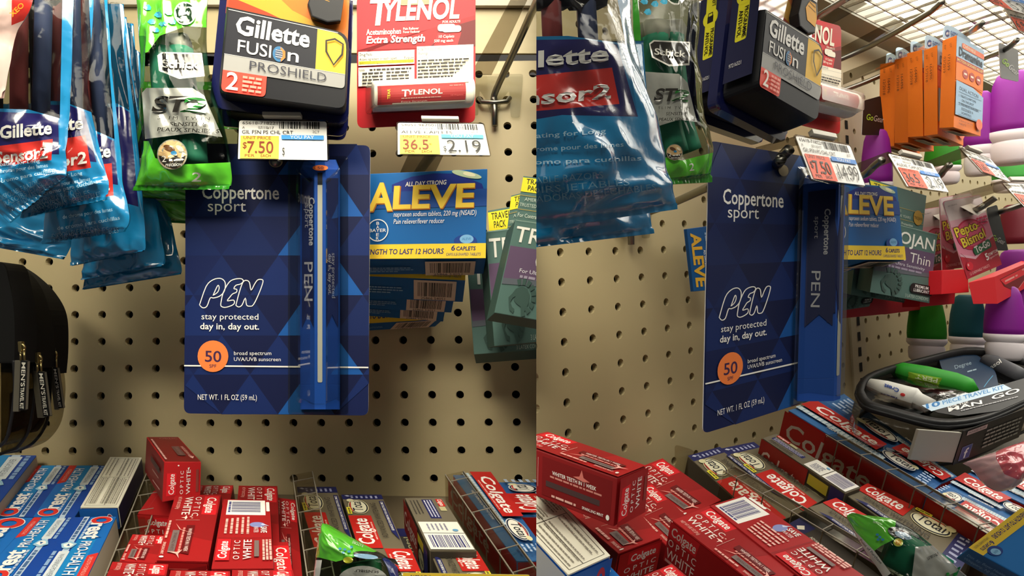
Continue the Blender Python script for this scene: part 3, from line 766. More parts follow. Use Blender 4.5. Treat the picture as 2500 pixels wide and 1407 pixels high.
for lab, q, s_, e in (('blue and yellow painkiller box directly behind the foremost one in the left bay', [(880, 468), (1140, 478), (1136, 685), (880, 674)], .088, ((1130, 738), .062)),
                      ('blue and yellow painkiller box third back in the left bay, its barcode face half hidden', [(875, 515), (1112, 528), (1109, 728), (875, 716)], .062, ((1102, 764), .042)),
                      ('blue and yellow painkiller box fourth back in the left bay, shifted left', [(865, 548), (1090, 560), (1087, 755), (865, 738)], .042, ((1082, 786), .024)),
                      ('blue and yellow painkiller box hindmost in the left bay, faded against the board', [(850, 580), (1086, 560), (1084, 779), (850, 793)], .023, ((1062, 798), .006))):
    aleve('L', lab, q, s_, e, G, False)

# ---------------------------------------------------------------- latex boxes, left bay
def helmet(i, cx, cy, k, mat):
    P_ = lambda pts: i.poly([(cx+x*k, cy+y*k) for x, y in pts], mat)
    P_([(-10, 2), (-6, 9), (2, 13), (10, 11), (15, 4), (16, -6), (13, -16), (8, -20), (6, -12), (-1, -9), (-6, -5), (-4, 0), (-8, -3), (-10, -8), (-6, -14), (-2, -16), (-3, -21), (-9, -18), (-12, -10), (-14, -3)])
    for a in range(9):
        t0 = math.radians(118-a*22); t1 = t0-math.radians(16); c0 = (3, -1)
        P_([(c0[0]+15*math.cos(t0), c0[1]+16*math.sin(t0)), (c0[0]+22*math.cos(t0), c0[1]+24*math.sin(t0)), (c0[0]+22*math.cos(t1), c0[1]+24*math.sin(t1)), (c0[0]+15*math.cos(t1), c0[1]+16*math.sin(t1))])
def latex(side, label, q, s, vec, group, header=None, detail=1, th=.02):
    "front frame 100 x 110"
    global SIDE; o_s = SIDE; SIDE = side
    t = Thing('latex_box', label, 'condom box', group); c = t.part('carton'); P = bpl(s); pts = [P.at(x) for x in q]
    v = bpl(s-th).at(vec)-pts[3]; K = lambda x: mt(x, .28)
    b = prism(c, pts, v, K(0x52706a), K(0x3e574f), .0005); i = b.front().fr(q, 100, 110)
    i.poly([(1, 78), (99, 78), (99, 46), (1, 40)], K(0x5f4a66)); i.poly([(1, 40), (99, 46), (99, 40), (1, 33)], K(0x5a5f68))
    i.text('TROJAN', (4, 84), (112 if side == 'L' else 96, 82), 18, K(0xe8e6de), .02); i.text('Ultra Thin', (8 if side == 'R' else 38, 58), (92 if side == 'R' else 120, 56), 15, K(0xe8e6de), -.005)
    i.text('For Ultra Sensitivity', (20, 49), (84, 48), 4.5, K(0xd8d6de), 0); i.greek((22, 43), (80, 42), 3, K(0x9a90a4))
    helmet(i, 26, 22, .9, K(0x3a524c))
    if side == 'R': i.poly(rp([(62, 26), (100, 26), (100, 11), (62, 11)], [7, 0, 0, 7]), BK); i.text('PREMIUM', (70, 19.5), (93, 19.5), 4.6, WH, .01); i.text('LUBRICANT', (68, 13.5), (95, 13.5), 4.6, WH, .01)
    i.text('3 LATEX CONDOMS', (55, 2.5), (95, 2.5), 5, K(0xb8c4b8), -.005)
    i.line([(1, 109), (99, 109)], .5, K(0x9fb4a6))
    if header:
        h = t.part('hang_header', 'green header card with a yellow corner'); ph = bpl(s-.004)
        pt = [ph.at(x) for x in header]; hb = prism(h, pt, -ph.n*.001, K(0x52706a), bev=0); j = hb.front().fr(header, 100, 60)
        j.rect(0, 38, 45, 58, K(0xe9d92c)); j.text('TRAVEL', (6, 49.5), (42, 49.5), 7, BK, .01); j.text('PACK', (10, 40.5), (32, 40.5), 7, BK, .01)
        j.line([(0, 33), (100, 33)], .7, K(0xb49a4a)); j.line([(0, 14), (100, 14)], .7, K(0xb49a4a)); j.text("AMERICA'S #1", (8, 26), (50, 26), 4.5, K(0xb8c4b8)); j.text('TRUSTED FOR 100 YEARS', (2, 18), (70, 18), 4.5, K(0xb8c4b8)); j.text('For Contraceptive Protection', (2, 4), (75, 4), 5, K(0xc8d0c4), .005)
        if side == 'R': j.el((86, 23), 10, 13, K(0xa88436)); j.text('TROJAN', (77, 20.5), (95, 20.5), 5, K(0x4a3814), .02)
    t.done(); SIDE = o_s
G = 'latex boxes at the right end of the left bay'
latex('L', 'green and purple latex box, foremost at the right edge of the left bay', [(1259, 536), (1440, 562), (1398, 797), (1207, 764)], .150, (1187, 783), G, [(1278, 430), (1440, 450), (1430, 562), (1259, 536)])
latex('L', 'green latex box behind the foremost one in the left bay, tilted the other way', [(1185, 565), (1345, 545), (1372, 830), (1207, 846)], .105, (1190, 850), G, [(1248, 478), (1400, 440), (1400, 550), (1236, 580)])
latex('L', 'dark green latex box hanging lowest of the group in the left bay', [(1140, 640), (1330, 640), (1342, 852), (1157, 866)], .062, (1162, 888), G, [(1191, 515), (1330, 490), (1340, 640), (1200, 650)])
# ================================================================ left bay: cartons in the trays
def tb(side, kind, label, q, lay, th, group, base, sidec, design, sides=()):
    "toothpaste carton: q = top quad (TL TR BR BL as the print reads), lay = height of its top over the shelf"
    global SIDE; o_s = SIDE; SIDE = side
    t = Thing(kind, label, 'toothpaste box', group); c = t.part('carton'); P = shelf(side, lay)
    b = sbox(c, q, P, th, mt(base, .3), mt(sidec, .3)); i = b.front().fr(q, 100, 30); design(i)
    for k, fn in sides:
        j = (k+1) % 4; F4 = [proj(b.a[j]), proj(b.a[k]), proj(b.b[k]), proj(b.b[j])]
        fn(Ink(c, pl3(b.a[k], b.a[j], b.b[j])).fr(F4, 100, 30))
    t.done(); SIDE = o_s
K = lambda x: mt(x, .3)
def d_crest(i):
    i.rect(0, 0, 100, 12, K(0x1746a0)); i.rect(0, 12, 100, 30, K(0x1a6cc0)); i.rect(30, 12, 100, 24, K(0x1c84c8))
    i.poly(rp([(62, 30), (100, 30), (100, 24), (66, 24)], 1), K(0xd4342e)); i.text('SMOOTH FORMULA', (68, 25.6), (92, 25.6), 2.4, K(0xf4b0a8))
    i.rect(0, 7, 100, 11, K(0xbfd4e8)); i.poly(rp([(60, 12), (97, 12), (97, 5.5), (60, 5.5)], 1), K(0xd8e0e6)); i.text('WHITENING POWER', (64, 7.3), (93, 7.3), 3, K(0x5a6a80))
    i.greek((60, 2), (98, 2), 2.2, K(0x8fb0d8)); i.greek((3, 7.8), (42, 7.8), 2.2, K(0x4a6a98))
    i.ring((8, 21), 5.4, 5.4, 3.4, K(0xd8322c)); i.ring((8, 21), 7.4, 7.4, .6, WH)
    i.text('rest', (14, 15.5), (42, 15.5), 11, K(0x1b6ab8), .13); i.text('rest', (14, 15.5), (42, 15.5), 11, WH, .05)
    i.greek((10, 13), (42, 13), 1.6, K(0xb8cce4)); i.text('PRO-HEALTH', (46, 16), (92, 16), 6.5, K(0xe4ecf4), .03)
    i.poly([(46, 9), (50, 14), (56, 12), (58, 9), (56, 6), (50, 4)], K(0x9cc8e4)); i.poly([(48.5, 9), (51, 12.3), (55, 11), (56, 9), (55, 7), (51, 5.7)], WH); i.poly([(50, 9), (54, 10.5), (53, 8)], K(0x2a5a98))
def d_facts(i):
    i.rect(0, 0, 100, 30, K(0xe8e4d4)); bk = K(0x4a463e)
    for x in (3, 97): i.line([(x, 2.5), (x, 27.5)], .35, bk)
    for y in (2.5, 27.5): i.line([(3, y), (97, y)], .35, bk)
    i.line([(55, 2.5), (55, 27.5)], .4, bk); i.line([(3, 12), (97, 12)], .4, bk)
    for k in range(7): 
        if k != 4: i.greek((5, 4+k*3.2), (53, 4+k*3.2), .9, K(0x8e897e), k); i.greek((57, 4+k*3.2), (95, 4+k*3.2), .9, K(0x8e897e), k+9); i.greek((5, 5.6+k*3.2), (53, 5.6+k*3.2), .7, K(0xa8a294), k)
def d_none(i): pass
G = 'blue toothpaste boxes in the left tray of the left bay'
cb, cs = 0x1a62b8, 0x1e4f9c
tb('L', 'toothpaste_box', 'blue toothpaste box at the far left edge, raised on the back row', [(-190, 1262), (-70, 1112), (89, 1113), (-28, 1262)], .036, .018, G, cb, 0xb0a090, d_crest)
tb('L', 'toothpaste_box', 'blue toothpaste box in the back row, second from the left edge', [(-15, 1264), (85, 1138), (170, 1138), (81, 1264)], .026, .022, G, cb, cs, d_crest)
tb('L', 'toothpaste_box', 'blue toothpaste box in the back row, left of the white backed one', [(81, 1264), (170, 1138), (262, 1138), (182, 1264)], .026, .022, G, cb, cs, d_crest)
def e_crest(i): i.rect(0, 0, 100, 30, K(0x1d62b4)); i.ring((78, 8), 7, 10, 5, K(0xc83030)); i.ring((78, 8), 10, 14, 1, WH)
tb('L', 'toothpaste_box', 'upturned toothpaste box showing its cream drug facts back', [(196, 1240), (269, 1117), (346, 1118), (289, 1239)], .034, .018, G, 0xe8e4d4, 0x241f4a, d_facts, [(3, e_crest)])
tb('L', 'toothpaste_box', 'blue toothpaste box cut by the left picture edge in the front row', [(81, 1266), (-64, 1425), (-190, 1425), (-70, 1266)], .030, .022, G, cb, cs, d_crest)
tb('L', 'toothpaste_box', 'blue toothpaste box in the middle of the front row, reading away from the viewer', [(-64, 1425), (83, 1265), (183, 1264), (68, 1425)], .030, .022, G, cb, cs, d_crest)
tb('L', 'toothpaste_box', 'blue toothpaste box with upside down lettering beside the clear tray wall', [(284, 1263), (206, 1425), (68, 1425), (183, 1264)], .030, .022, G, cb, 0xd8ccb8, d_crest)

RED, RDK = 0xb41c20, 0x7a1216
def d_optic(i):
    i.rect(0, 0, 100, 30, K(0xaa1a1e)); i.poly([(20, 0), (58, 0), (72, 30), (30, 30)], K(0x96161a))
    i.poly([(3, 29), (33, 29), (32, 20), (3, 20)], K(0xd8202a)); i.text('Colgate', (5, 22), (30, 22), 5.6, WH, .03, .1)
    i.text('O P T I C', (4, 14.2), (35, 14.2), 4, K(0xf0e4e0)); i.text('WHITE', (4, 7.6), (33, 7.6), 5, K(0xf0e4e0), .015)
    i.text('NET WT 0.85 OZ (24 g)', (4, 3), (24, 3), 2.2, K(0xe8b4ac), .01)
    i.poly([(34, 11), (38.3, 12), (41, 11), (38.6, 10.3), (38, 8), (37.3, 10.3)], K(0xffd8d0)); i.el((36.5, 14), .8, .8, K(0xf0b0a8)); i.el((38.8, 15), .6, .6, K(0xf0b0a8))
    i.line([(42, 5), (42, 20)], .35, K(0xd8a8a0))
    i.poly([(50, 18), (92, 18), (90, 13), (50, 13)], K(0x6a1014)); i.text('WHITER TEETH IN 1 WEEK', (55, 14.6), (88, 14.6), 2.2, K(0xf4dcd8), .01)
    i.greek((54, 11.2), (88, 11.2), 1.3, K(0xe09088)); i.rect(58, 5.2, 90, 9.4, K(0x7c6a68)); i.text('SPARKLING WHITE', (62, 6.4), (87, 6.4), 1.9, K(0x4a3638))
    i.poly([(48, 6), (57, 9), (64, 20), (57, 10)], K(0xf0a098)); i.poly([(86, 14), (92, 12), (98, 13), (92, 10.6), (89, 5), (89.5, 10.8)], K(0xf4b4ac))
    i.text('SPARKLING MINT', (76, 1.4), (93, 1.4), 1.7, K(0xf0c8c0), .01); i.el((96.5, 2.5), 1.2, 1.4, WH); i.greek((44, 1.4), (70, 1.4), 1.4, K(0xe8b0a8))
def d_back(i):
    i.rect(0, 0, 100, 30, K(0xa61a1e)); i.rect(2, 3, 28, 27, WH); i.bars((5, 6), (24, 6), 18, K(0x3c3c78), 8, n=22); i.rect(2, 3, 4, 27, WH)
    i.greek((5, 4), (24, 4), 1.4, K(0x55558c)); i.poly(rp([(30, 30), (34, 30), (34, 20), (30, 20)], 1.6), WH) if False else i.rect(5, 27.6, 22, 29.7, WH, 1)
    i.el((44, 22), 4, 4.5, K(0x8890c8)); i.poly([(42, 25), (46, 29), (44, 24)], K(0xd0d4ec)); i.text('SAVE', (47, 24), (56, 24), 3.4, WH, .03); i.text('WATER', (47, 20), (56, 20), 2.6, K(0xf0d8d8), .01)
    for k in range(5): i.greek((32+k, 16-k*3.1), (58, 16-k*3.1), 1.4, K(0xf0b8b0), k)
    i.line([(64, 0), (64, 30)], .3, K(0x70101c))
    i.poly([(66, 1), (92, 1), (92, 8), (66, 8)], K(0xd8202a)); i.text('Colgate', (90, 6.5), (69, 6.5), 4.4, WH, .03, .1)
    i.text('O P T I C', (91, 13), (68, 13), 3.2, WH); i.text('WHITE', (91, 19), (67, 19), 4.2, WH, .015); i.rect(68, 20.5, 88, 23, K(0x7c6a68))
    for k in range(3): i.greek((92, 26+k*1.8), (67, 26+k*1.8), 1.2, K(0xf0b8b0), k)
def e_optic(i):
    i.rect(0, 0, 100, 30, K(0xc01e22)); i.poly([(22, 28), (98, 28), (96, 18), (22, 18)], K(0xe0202a)); i.text('Colgate', (28, 19.8), (88, 19.8), 6, WH, .03, .1)
    i.text('O P T I C', (16, 11), (92, 11), 4.4, WH); i.text('WHITE', (14, 3), (90, 3), 5.4, WH, .01)
def e_red(i): i.rect(0, 0, 100, 30, K(0xc42024)); i.line([(0, 24), (100, 24)], .6, K(0xff8078)); i.poly([(62, 24), (98, 28), (98, 2), (66, 6)], K(0xa41a1e))
G = 'red toothpaste boxes piled in the left bay tray'
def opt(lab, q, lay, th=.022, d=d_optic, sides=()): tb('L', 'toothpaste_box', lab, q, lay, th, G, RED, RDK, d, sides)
opt('red toothpaste box right behind the leaning one at the back of the left bay', [(570, 1186), (556, 1250), (462, 1250), (480, 1186)], .036)
opt('red toothpaste box at the back of the left bay, behind the barcode box', [(677, 1188), (682, 1325), (570, 1325), (583, 1187)], .036)
opt('red toothpaste box against the clear tray wall at the right of the left bay pile', [(722, 1222), (738, 1410), (682, 1410), (674, 1216)], .026)
opt('red toothpaste box under the leaning one, its logo end facing the viewer', [(376, 1199), (466, 1199), (417, 1262), (336, 1256)], .034, .024, lambda i: i.rect(0, 0, 100, 30, K(0xa0181c)).greek((20, 5), (20.1, 28), .1, WH) or i.poly([(60, 12), (88, 9), (84, 20), (60, 22)], K(0x7a5450)) , [(2, e_optic)])
opt('red toothpaste box low at the right of the barcode box, logo at its right side', [(703, 1325), (716, 1412), (566, 1412), (580, 1325)], .040, .02, lambda i: (i.rect(0, 0, 100, 30, K(0xac1a1e)), i.poly([(12, 30), (98, 30), (98, 21), (12, 21)], K(0xdc2028)), i.text('Colgate', (18, 22.5), (90, 22.5), 6, WH, .02, .1)))
opt('large flat red toothpaste box with silver strip in the middle of the left bay pile', [(540, 1209), (508, 1373), (382, 1370), (428, 1210)], .052, .022, d_optic, [(1, e_red)])
opt('red toothpaste box turned barcode side up in the left bay pile', [(658, 1222), (668, 1390), (516, 1391), (546, 1220)], .056, .022, d_back)
opt('red toothpaste box with sideways lettering at the left of the left bay pile', [(418, 1310), (392, 1378), (292, 1372), (324, 1306)][:4], .050)
opt('red toothpaste box cut by the lower edge beside the left clear tray wall', [(411, 1379), (394, 1470), (234, 1470), (275, 1373)], .054)
opt('red toothpaste box cut by the lower edge below the silver strip box', [(562, 1396), (562, 1480), (396, 1480), (417, 1394)], .058)
opt('red toothpaste box cut by the lower edge below the barcode box', [(715, 1394), (732, 1480), (562, 1480), (567, 1393)], .060)
# the leaning box: end face forward, top and left side running back
t = Thing('toothpaste_box', 'red toothpaste box leaning upward at the back of the left bay, logo end forward', 'toothpaste box', G); c = t.part('carton')
fp = Pl(ray((440, 1180))*.468, V((0, -1, .12))); fq = [(401, 1128), (491, 1128), (489, 1210), (396, 1227)]
pts = [fp.at(q) for q in fq]; vec = Pl(V((0, .545, 0)), V((0, -1, 0))).at((358, 1067))-pts[0]
b = prism(c, pts, vec, K(0xb81c20), K(0x7c1e1c), .0006)
i = b.front().fr(fq, 36, 40); i.poly([(3, 28), (11, 28), (11, 5), (3, 5)], K(0xe0202a))
i.text('Colgate', (9.5, 6), (9.5, 27), 4.6, WH, .02, .1); i.text('O P T I C', (18, 5), (18, 30), 3, WH); i.text('WHITE', (25, 4), (25, 31), 4, WH, .01); i.rect(31, 5, 34, 31, K(0x8a3a34)); i.el((13, 36), .8, .8, WH); i.poly([(22, 33), (24, 34), (23, 30)], WH)
top = Ink(c, pl3(b.a[0], b.a[1], b.b[0])).fr([proj(b.b[0]), proj(b.a[0]), proj(b.a[1]), proj(b.b[1])], 100, 36)
top.rect(45, 10, 80, 18, K(0x6a4a44)); top.text('SPARKLING WHITE', (48, 12), (77, 12), 3, K(0x9a7a74)); top.text('WHITER TEETH IN 1 WEEK', (45, 5), (86, 5), 3, K(0xe0b0a8)); top.greek((15, 32), (95, 32), 2, K(0xe0b0a8)); top.poly([(84, 3), (92, 6), (86, 8)], K(0xf0b8b0)); top.text('OPTIC', (10, 24), (10, 4), 5, K(0xb07068)); 
lf = Ink(c, pl3(b.a[0], b.a[3], b.b[0])).fr([proj(b.b[0]), proj(b.a[0]), proj(b.a[3]), proj(b.b[3])], 100, 40)
lf.line([(55, 8), (92, 10)], 1.2, K(0xd0a098)); lf.line([(50, 18), (84, 19)], 1.2, K(0xb08078)); lf.rect(40, 24, 86, 30, K(0x4a2a28))
t.done()

def d_total(i, col=0x6f6653):
    i.rect(0, 0, 100, 30, K(col)); i.rect(90, 0, 100, 30, K(0x23265c))
    for k in range(6): i.greek((92, 4+k*3.6), (97, 4+k*3.6), 1.6, K(0xa4a8c8), k)
    i.poly([(95, 26), (97, 28), (98, 26), (96, 24)], K(0xc8cce0))
    i.poly(rp([(0, 30), (57, 30), (57, 14), (0, 14)], 1), K(0xc0241e)); i.text('Colgate', (6, 18), (51, 18), 10, WH, .03, .1)
    i.greek((14, 15.2), (46, 15.2), 1.1, K(0xe8a8a0))
    i.el((74, 20.5), 14, 7.2, K(0xd8d2a8)); i.el((74, 20.5), 13.2, 6.6, K(0x20242e)); i.el((74, 20.7), 12.2, 5.8, K(0xe4e0c4)); i.text('Total', (65, 18), (84, 18), 7, K(0x2e3038), .02, .1)
    i.line([(64, 25.4), (72, 26.4), (82, 25.6)], .8, K(0xc03028)); i.el((86, 25), 3, 2.6, K(0xd8d2a8)); i.rect(59, 26.6, 72, 29.6, K(0xe4d83c)); i.greek((60, 27.4), (71, 27.4), 1.2, K(0x6a6430))
    i.text('ADVANCED WHITENING', (16, 7.6), (80, 7.6), 4, K(0x3a3630)); i.poly([(12, 1), (84, 1), (84, 4.4), (26, 4.4)], K(0x20245a)); i.text('ADVANCED STAIN REMOVAL* FOR A BEAUTIFUL SMILE', (28, 2), (82, 2), 1.7, WH, .01)
G = 'grey and red toothpaste boxes in the left bay tray'
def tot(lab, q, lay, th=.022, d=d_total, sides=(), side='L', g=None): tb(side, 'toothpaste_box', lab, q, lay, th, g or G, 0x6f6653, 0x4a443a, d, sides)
def e_col(i): i.rect(0, 0, 60, 30, K(0x8e2018)); i.text('Colgate', (3, 9), (55, 9), 13, K(0xc8b0a8), .02, .1); i.rect(62, 20, 84, 28, K(0xb0a830)); i.el((74, 10), 10, 8, K(0xa8a480)); i.text('Total', (67, 6), (82, 6), 7, K(0x2a2a2a), .02); i.rect(86, 0, 100, 30, K(0x23265c))
def d_totback(i):
    i.rect(0, 0, 100, 30, K(0x6e6656)); i.rect(4, 12, 44, 20, K(0x23265c))
    for k in range(3): i.greek((6, 13.4+k*2.2), (42, 13.4+k*2.2), 1, K(0xc8c8d8), k); i.greek((6, 2.5+k*2.6), (36, 2.5+k*2.6), 1, K(0x45403a), k)
    i.rect(4, 23, 20, 28, K(0xc0281e)); i.text('Colgate', (5, 24.2), (19, 24.2), 3.2, WH, .02); i.rect(21, 22.4, 30, 27, K(0xb8b088))
    i.rect(52, 1, 72, 29, K(0xe8e4dc)); i.rect(73, 1, 99, 29, K(0xeeeae4)); i.bars((76, 27), (76, 3), 20, K(0x3a3a74), 4, up=(1, 0), n=20)
    for k in range(5): i.greek((56, 6+k*3), (68, 6+k*3), 1.2, K(0x8a8aa0), k)
    i.el((68, 24), 2, 2, K(0x6aa0c8))
tot('dark toothpaste box fallen low between the grey boxes of the left bay', [(990, 1410), (961, 1292), (1015, 1292), (1060, 1410)], .008, .007, lambda i: (i.rect(0, 0, 100, 30, K(0x3e3a3a)), i.rect(80, 0, 100, 30, K(0x23265c)), i.text('Total', (40, 12), (78, 12), 8, K(0xb8b488), .02)))
tot('grey toothpaste box next to the clear wall, behind the green razor pouch tip', [(768, 1341), (723, 1190), (820, 1190), (869, 1341)], .026)
tot('grey toothpaste box in the left bay with a yellow flash beside its oval logo', [(876, 1341), (833, 1209), (931, 1209), (989, 1341)], .026)
tot('grey toothpaste box turned barcode side up beside the clear divider of the left bay', [(1081, 1217), (1164, 1347), (1049, 1346), (989, 1217)], .040, .028, d_totback, [(2, e_col)])
tot('grey and red toothpaste box right of the green pouch tip at the lower edge', [(1003, 1343), (1046, 1440), (925, 1440), (880, 1341)], .030, .022, lambda i: (d_total(i)))
tot('grey and red toothpaste box cut by the lower edge beside the clear divider', [(1165, 1348), (1222, 1440), (1090, 1440), (1050, 1349)], .034, .022)
def d_blue(i):
    i.rect(0, 0, 100, 30, K(0x3b6ea8)); i.rect(0, 22, 100, 30, K(0x2c5c98))
    for k in range(34): i.line([(2+k*2.9, 8), (4+k*2.9, 21.5)], .22, K(0x1e3f7a))
    i.rect(0, 7, 60, 12, K(0xc8d6dc))
    for k in range(20): i.line([(1+k*3, 7), (1+k*3, 12)], .35, K(0x5a86a8))
    i.poly([(0, 30), (52, 30), (52, 13), (0, 13)], K(0xbc2420)); i.text('Colgate', (5, 17.5), (48, 17.5), 9.5, WH, .03, .1); i.greek((10, 14.3), (44, 14.3), 1.1, K(0xe8a8a0))
    i.text('WHITENING', (38, 8), (56, 8), 2.6, K(0x2a3040)); i.text('HELPS REMOVE & PREVENT STAINS', (22, 2.8), (56, 2.8), 2, WH, .01)
    i.el((68, 17), 13, 7.4, K(0xe4e4e0)); i.el((68, 17), 12.2, 6.8, K(0x1a2440)); i.el((68, 17.2), 11.2, 5.8, K(0xece8dc)); i.text('Total', (60, 14.5), (77, 14.5), 7, K(0x22262e), .02, .1); i.line([(60, 21.7), (68, 22.4), (76, 21.6)], .8, K(0xc03028)); i.el((79, 21), 3, 2.4, K(0xe4dcb0))
    for k in range(5): i.greek((86, 6+k*4), (95, 6+k*4), 1.8, K(0xb8cce8), k)
def e_redside(i): i.rect(0, 0, 100, 30, K(0xa01e1c)); i.text('Colgate', (4, 8), (70, 8), 15, K(0xb8a8a0), .02, .1)
G = 'blue and red toothpaste boxes behind the clear divider of the left bay'
def blu(lab, q, lay, sides=(), side='L', g=None, th=.024): tb(side, 'toothpaste_box', lab, q, lay, th, g or G, 0x3b6ea8, 0xa8201c, d_blue, sides)
blu('blue and red toothpaste box just right of the clear divider in the left bay', [(1198, 1162), (1350, 1370), (1262, 1372), (1106, 1161)], .034, [(2, e_redside)])
blu('blue toothpaste box at the right edge of the left bay, lying further back', [(1262, 1262), (1198, 1179), (1330, 1179), (1420, 1262)], .030)
blu('blue toothpaste box in the lower right corner of the left bay', [(1440, 1262), (1560, 1440), (1420, 1440), (1345, 1330)], .030)
# clear tray walls
def traywall(side, lab, top, drop, s=None, lip=10):
    global SIDE; o_s = SIDE; SIDE = side
    t = Thing('tray_divider', lab, 'tray divider', 'clear tray dividers'); P = shelf(side, top[2] if len(top) > 2 else .045)
    a, b = P.at(top[0]), P.at(top[1]); w = t.part('wall'); cl = mt(0xf0ede6, .1, 0, 'clear')
    acr = (b-a).normalized().cross(P.n)*-.0016
    prism(w, [a, b, b-P.n*drop, a-P.n*drop], acr, cl, bev=.0004)
    f = t.part('ribbed_flange', 'clear ribbed flange along the top'); prism(f, [a, b, b+acr*lip, a+acr*lip], -P.n*.0018, cl, bev=.0005)
    e = t.part('moulded_rib', 'pale edges of the moulding'); ed = mt(0x8f877a, .2)
    prism(e, [a+acr*lip, b+acr*lip, b+acr*(lip+.5), a+acr*(lip+.5)], -P.n*.0022, ed, bev=0)
    prism(e, [a, b, b+acr*.5, a+acr*.5], P.n*.0006, ed, bev=0)
    for k in range(6):
        u = (k+.5)/6; c0 = a+(b-a)*u; d = (b-a)*.0022; q = [c0-d, c0+d, c0+d+acr*lip, c0-d+acr*lip]
        prism(e, q, P.n*.0006, ed, bev=0)
        prism(e, [c0-d+acr*1.2, c0+d+acr*1.2, c0+d+acr*1.2-P.n*drop*.7, c0-d+acr*1.2-P.n*drop*.7], acr*.5, ed, bev=0)
    t.done(); SIDE = o_s
traywall('L', 'clear ribbed tray wall between the blue and the red toothpaste boxes', ((356, 1158), (246, 1430), .034), .034)
traywall('L', 'clear ribbed tray wall between the red and the grey toothpaste boxes', ((713, 1160), (752, 1430), .040), .04)
traywall('L', 'clear ribbed tray wall between the grey and the blue toothpaste boxes of the left bay', ((1086, 1160), (1270, 1430), .045), .045)

# ================================================================ left bay: hanging pouches
LB = film(0x1c80b8); LBD = film(0x136a9e); NV = film(0x1d1c58); GRN = film(0x5ec832); GRD = film(0x2f8a22); GRY = film(0x9c9e98); BLK = film(0x2a2824); RDF = film(0xc8322c)
FILM = mt(0xdcdcd6, .10, 0, 'clear', .0016)
def sensor(lab, rows, s, px, side='L', seed=0, navy=(.30, .60), prn=True, group=None, tk=1.0, bulge=.012, razors=True, wr=.0058):
    "blue razor pouch: v fractions of the navy print; px(u,v) maps the rows"
    global SIDE; o_s = SIDE; SIDE = side
    t = Thing('razor_pouch', lab, 'razor pouch', group); p = t.part('pouch_film')
    R = sm(rows, 60)
    def q(u, v): 
        k = max(0, min(60, v*60)); i = min(59, int(k)); f = k-i; r = [a+(b-a)*f for a, b in zip(R[i], R[i+1])]
        return (r[0]+(r[2]-r[0])*u, r[1]+(r[3]-r[1])*u)
    n0, n1 = navy
    z = [([q(-.1, n0+.015), q(.25, n0-.01), q(.6, n0-.012), q(1.1, n0+.03), q(1.1, 1.1), q(-.1, 1.1)], LBD), ([q(-.1, n0+.03), q(.3, n0), q(.7, n0), q(.90, n0+.02), q(.92, n1-.01), q(.5, n1-.03), q(-.1, n1+.02)], NV),
         ([q(-.1, n1+.02), q(.5, n1-.03), q(.92, n1-.01), q(1.1, n1-.02), q(1.1, 1.1), q(-.1, 1.1)], LB), ([q(.9, -.1), q(1.1, -.1), q(1.1, n1), q(.92, n1)], LB)]
    if prn: z.append(([q(prn-.1, n0+.135), q(.85, n0+.10), q(.84, n0+.235), q(prn-.1, n0+.26)], RDF))
    sf = bag(p, rows, s, FILM, z, bulge, wr, seed, 50, 70, .06, backmat=film(0x1a6a9c) if not razors else mt(0xc8c8c4, .2, 0, 'clear'))
    i = Ink(p, sf); T = lambda s_, a, b, h, m_, bo=0, sh=0: i.text(s_, q(*a), q(*b), h*tk, m_, bo, sh)
    if prn:
        gw = film(0xdcdcd8)
        T('Gillette', (prn, n0+.10), (.84, n0+.075), 30, gw, .05, .1)
        T('Sensor2', (prn-.05, n0+.235), (.80, n0+.21), 27, gw, .045, .15)
        lt = film(0xa8d4ec)
        for k, s_ in enumerate(('Coating for Long', 'de chrome pour des lames', 'de cromo para cuchillas')): T(s_, (.25-.05*k, n1+.06+.055*k), (.72+.08*k, n1+.05+.055*k), 9, lt, .02)
        l2 = film(0x6fa4c4)
        for k, s_ in enumerate(('DISPOSABLE RAZORS', 'RASOIRS JETABLES', 'RASURADORAS DESECHABLES')): T(s_, (.12, n1+.255+k*.04), (.66+.13*k, n1+.235+k*.04), 13, l2, -.01)
    if razors:
        r = t.part('razors', 'dark and pink razors showing through the clear top'); P = bpl((s[0] if isinstance(s, tuple) else s)-.001)
        for u, m_ in ((.25, mt(0x3a3c44, .3)), (.5, mt(0xb05a60, .3)), (.72, mt(0x4c5a88, .3))):
            tube(r, [P.at(q(u, v)) for v in (.02, .12, n0+.08)], .0045, m_, 8); 
            a, b = P.at(q(u-.09, .08)), P.at(q(u+.09, .08)); tube(r, [a, b], .006, mt(0x30303a, .25), 6)
    t.done(); SIDE = o_s
G = 'blue razor pouches at the left of the left bay'
sensor('blue and clear razor pouch nearest the viewer at the left edge, foot tilted', [(-95, -90, 182, -90), (-85, 60, 180, 60), (-78, 180, 172, 190), (-74, 290, 166, 300), (-70, 380, 163, 370), (-65, 430, 163, 405), (-20, 500, 165, 428), (28, 546, 160, 436)][:-1]+[(26, 545, 165, 432)], .235, None, 'L', 1, (.40, .60), .30, G)
sensor('blue and clear razor pouch second from the front, next to the leftmost one', [(40, -90, 232, -90), (45, 60, 226, 60), (50, 200, 214, 205), (52, 330, 236, 330), (54, 440, 258, 420), (56, 500, 266, 450), (54, 535, 262, 488)], .205, None, 'L', 2, (.40, .62), .1, G)
sensor('blue and clear razor pouch third from the front with its corner at the widest point', [(120, -90, 262, -90), (130, 60, 267, 60), (140, 200, 278, 205), (140, 340, 293, 345), (125, 450, 302, 450), (110, 560, 318, 530), (102, 596, 306, 566)], .18, None, 'L', 3, (.48, .68), .1, G)
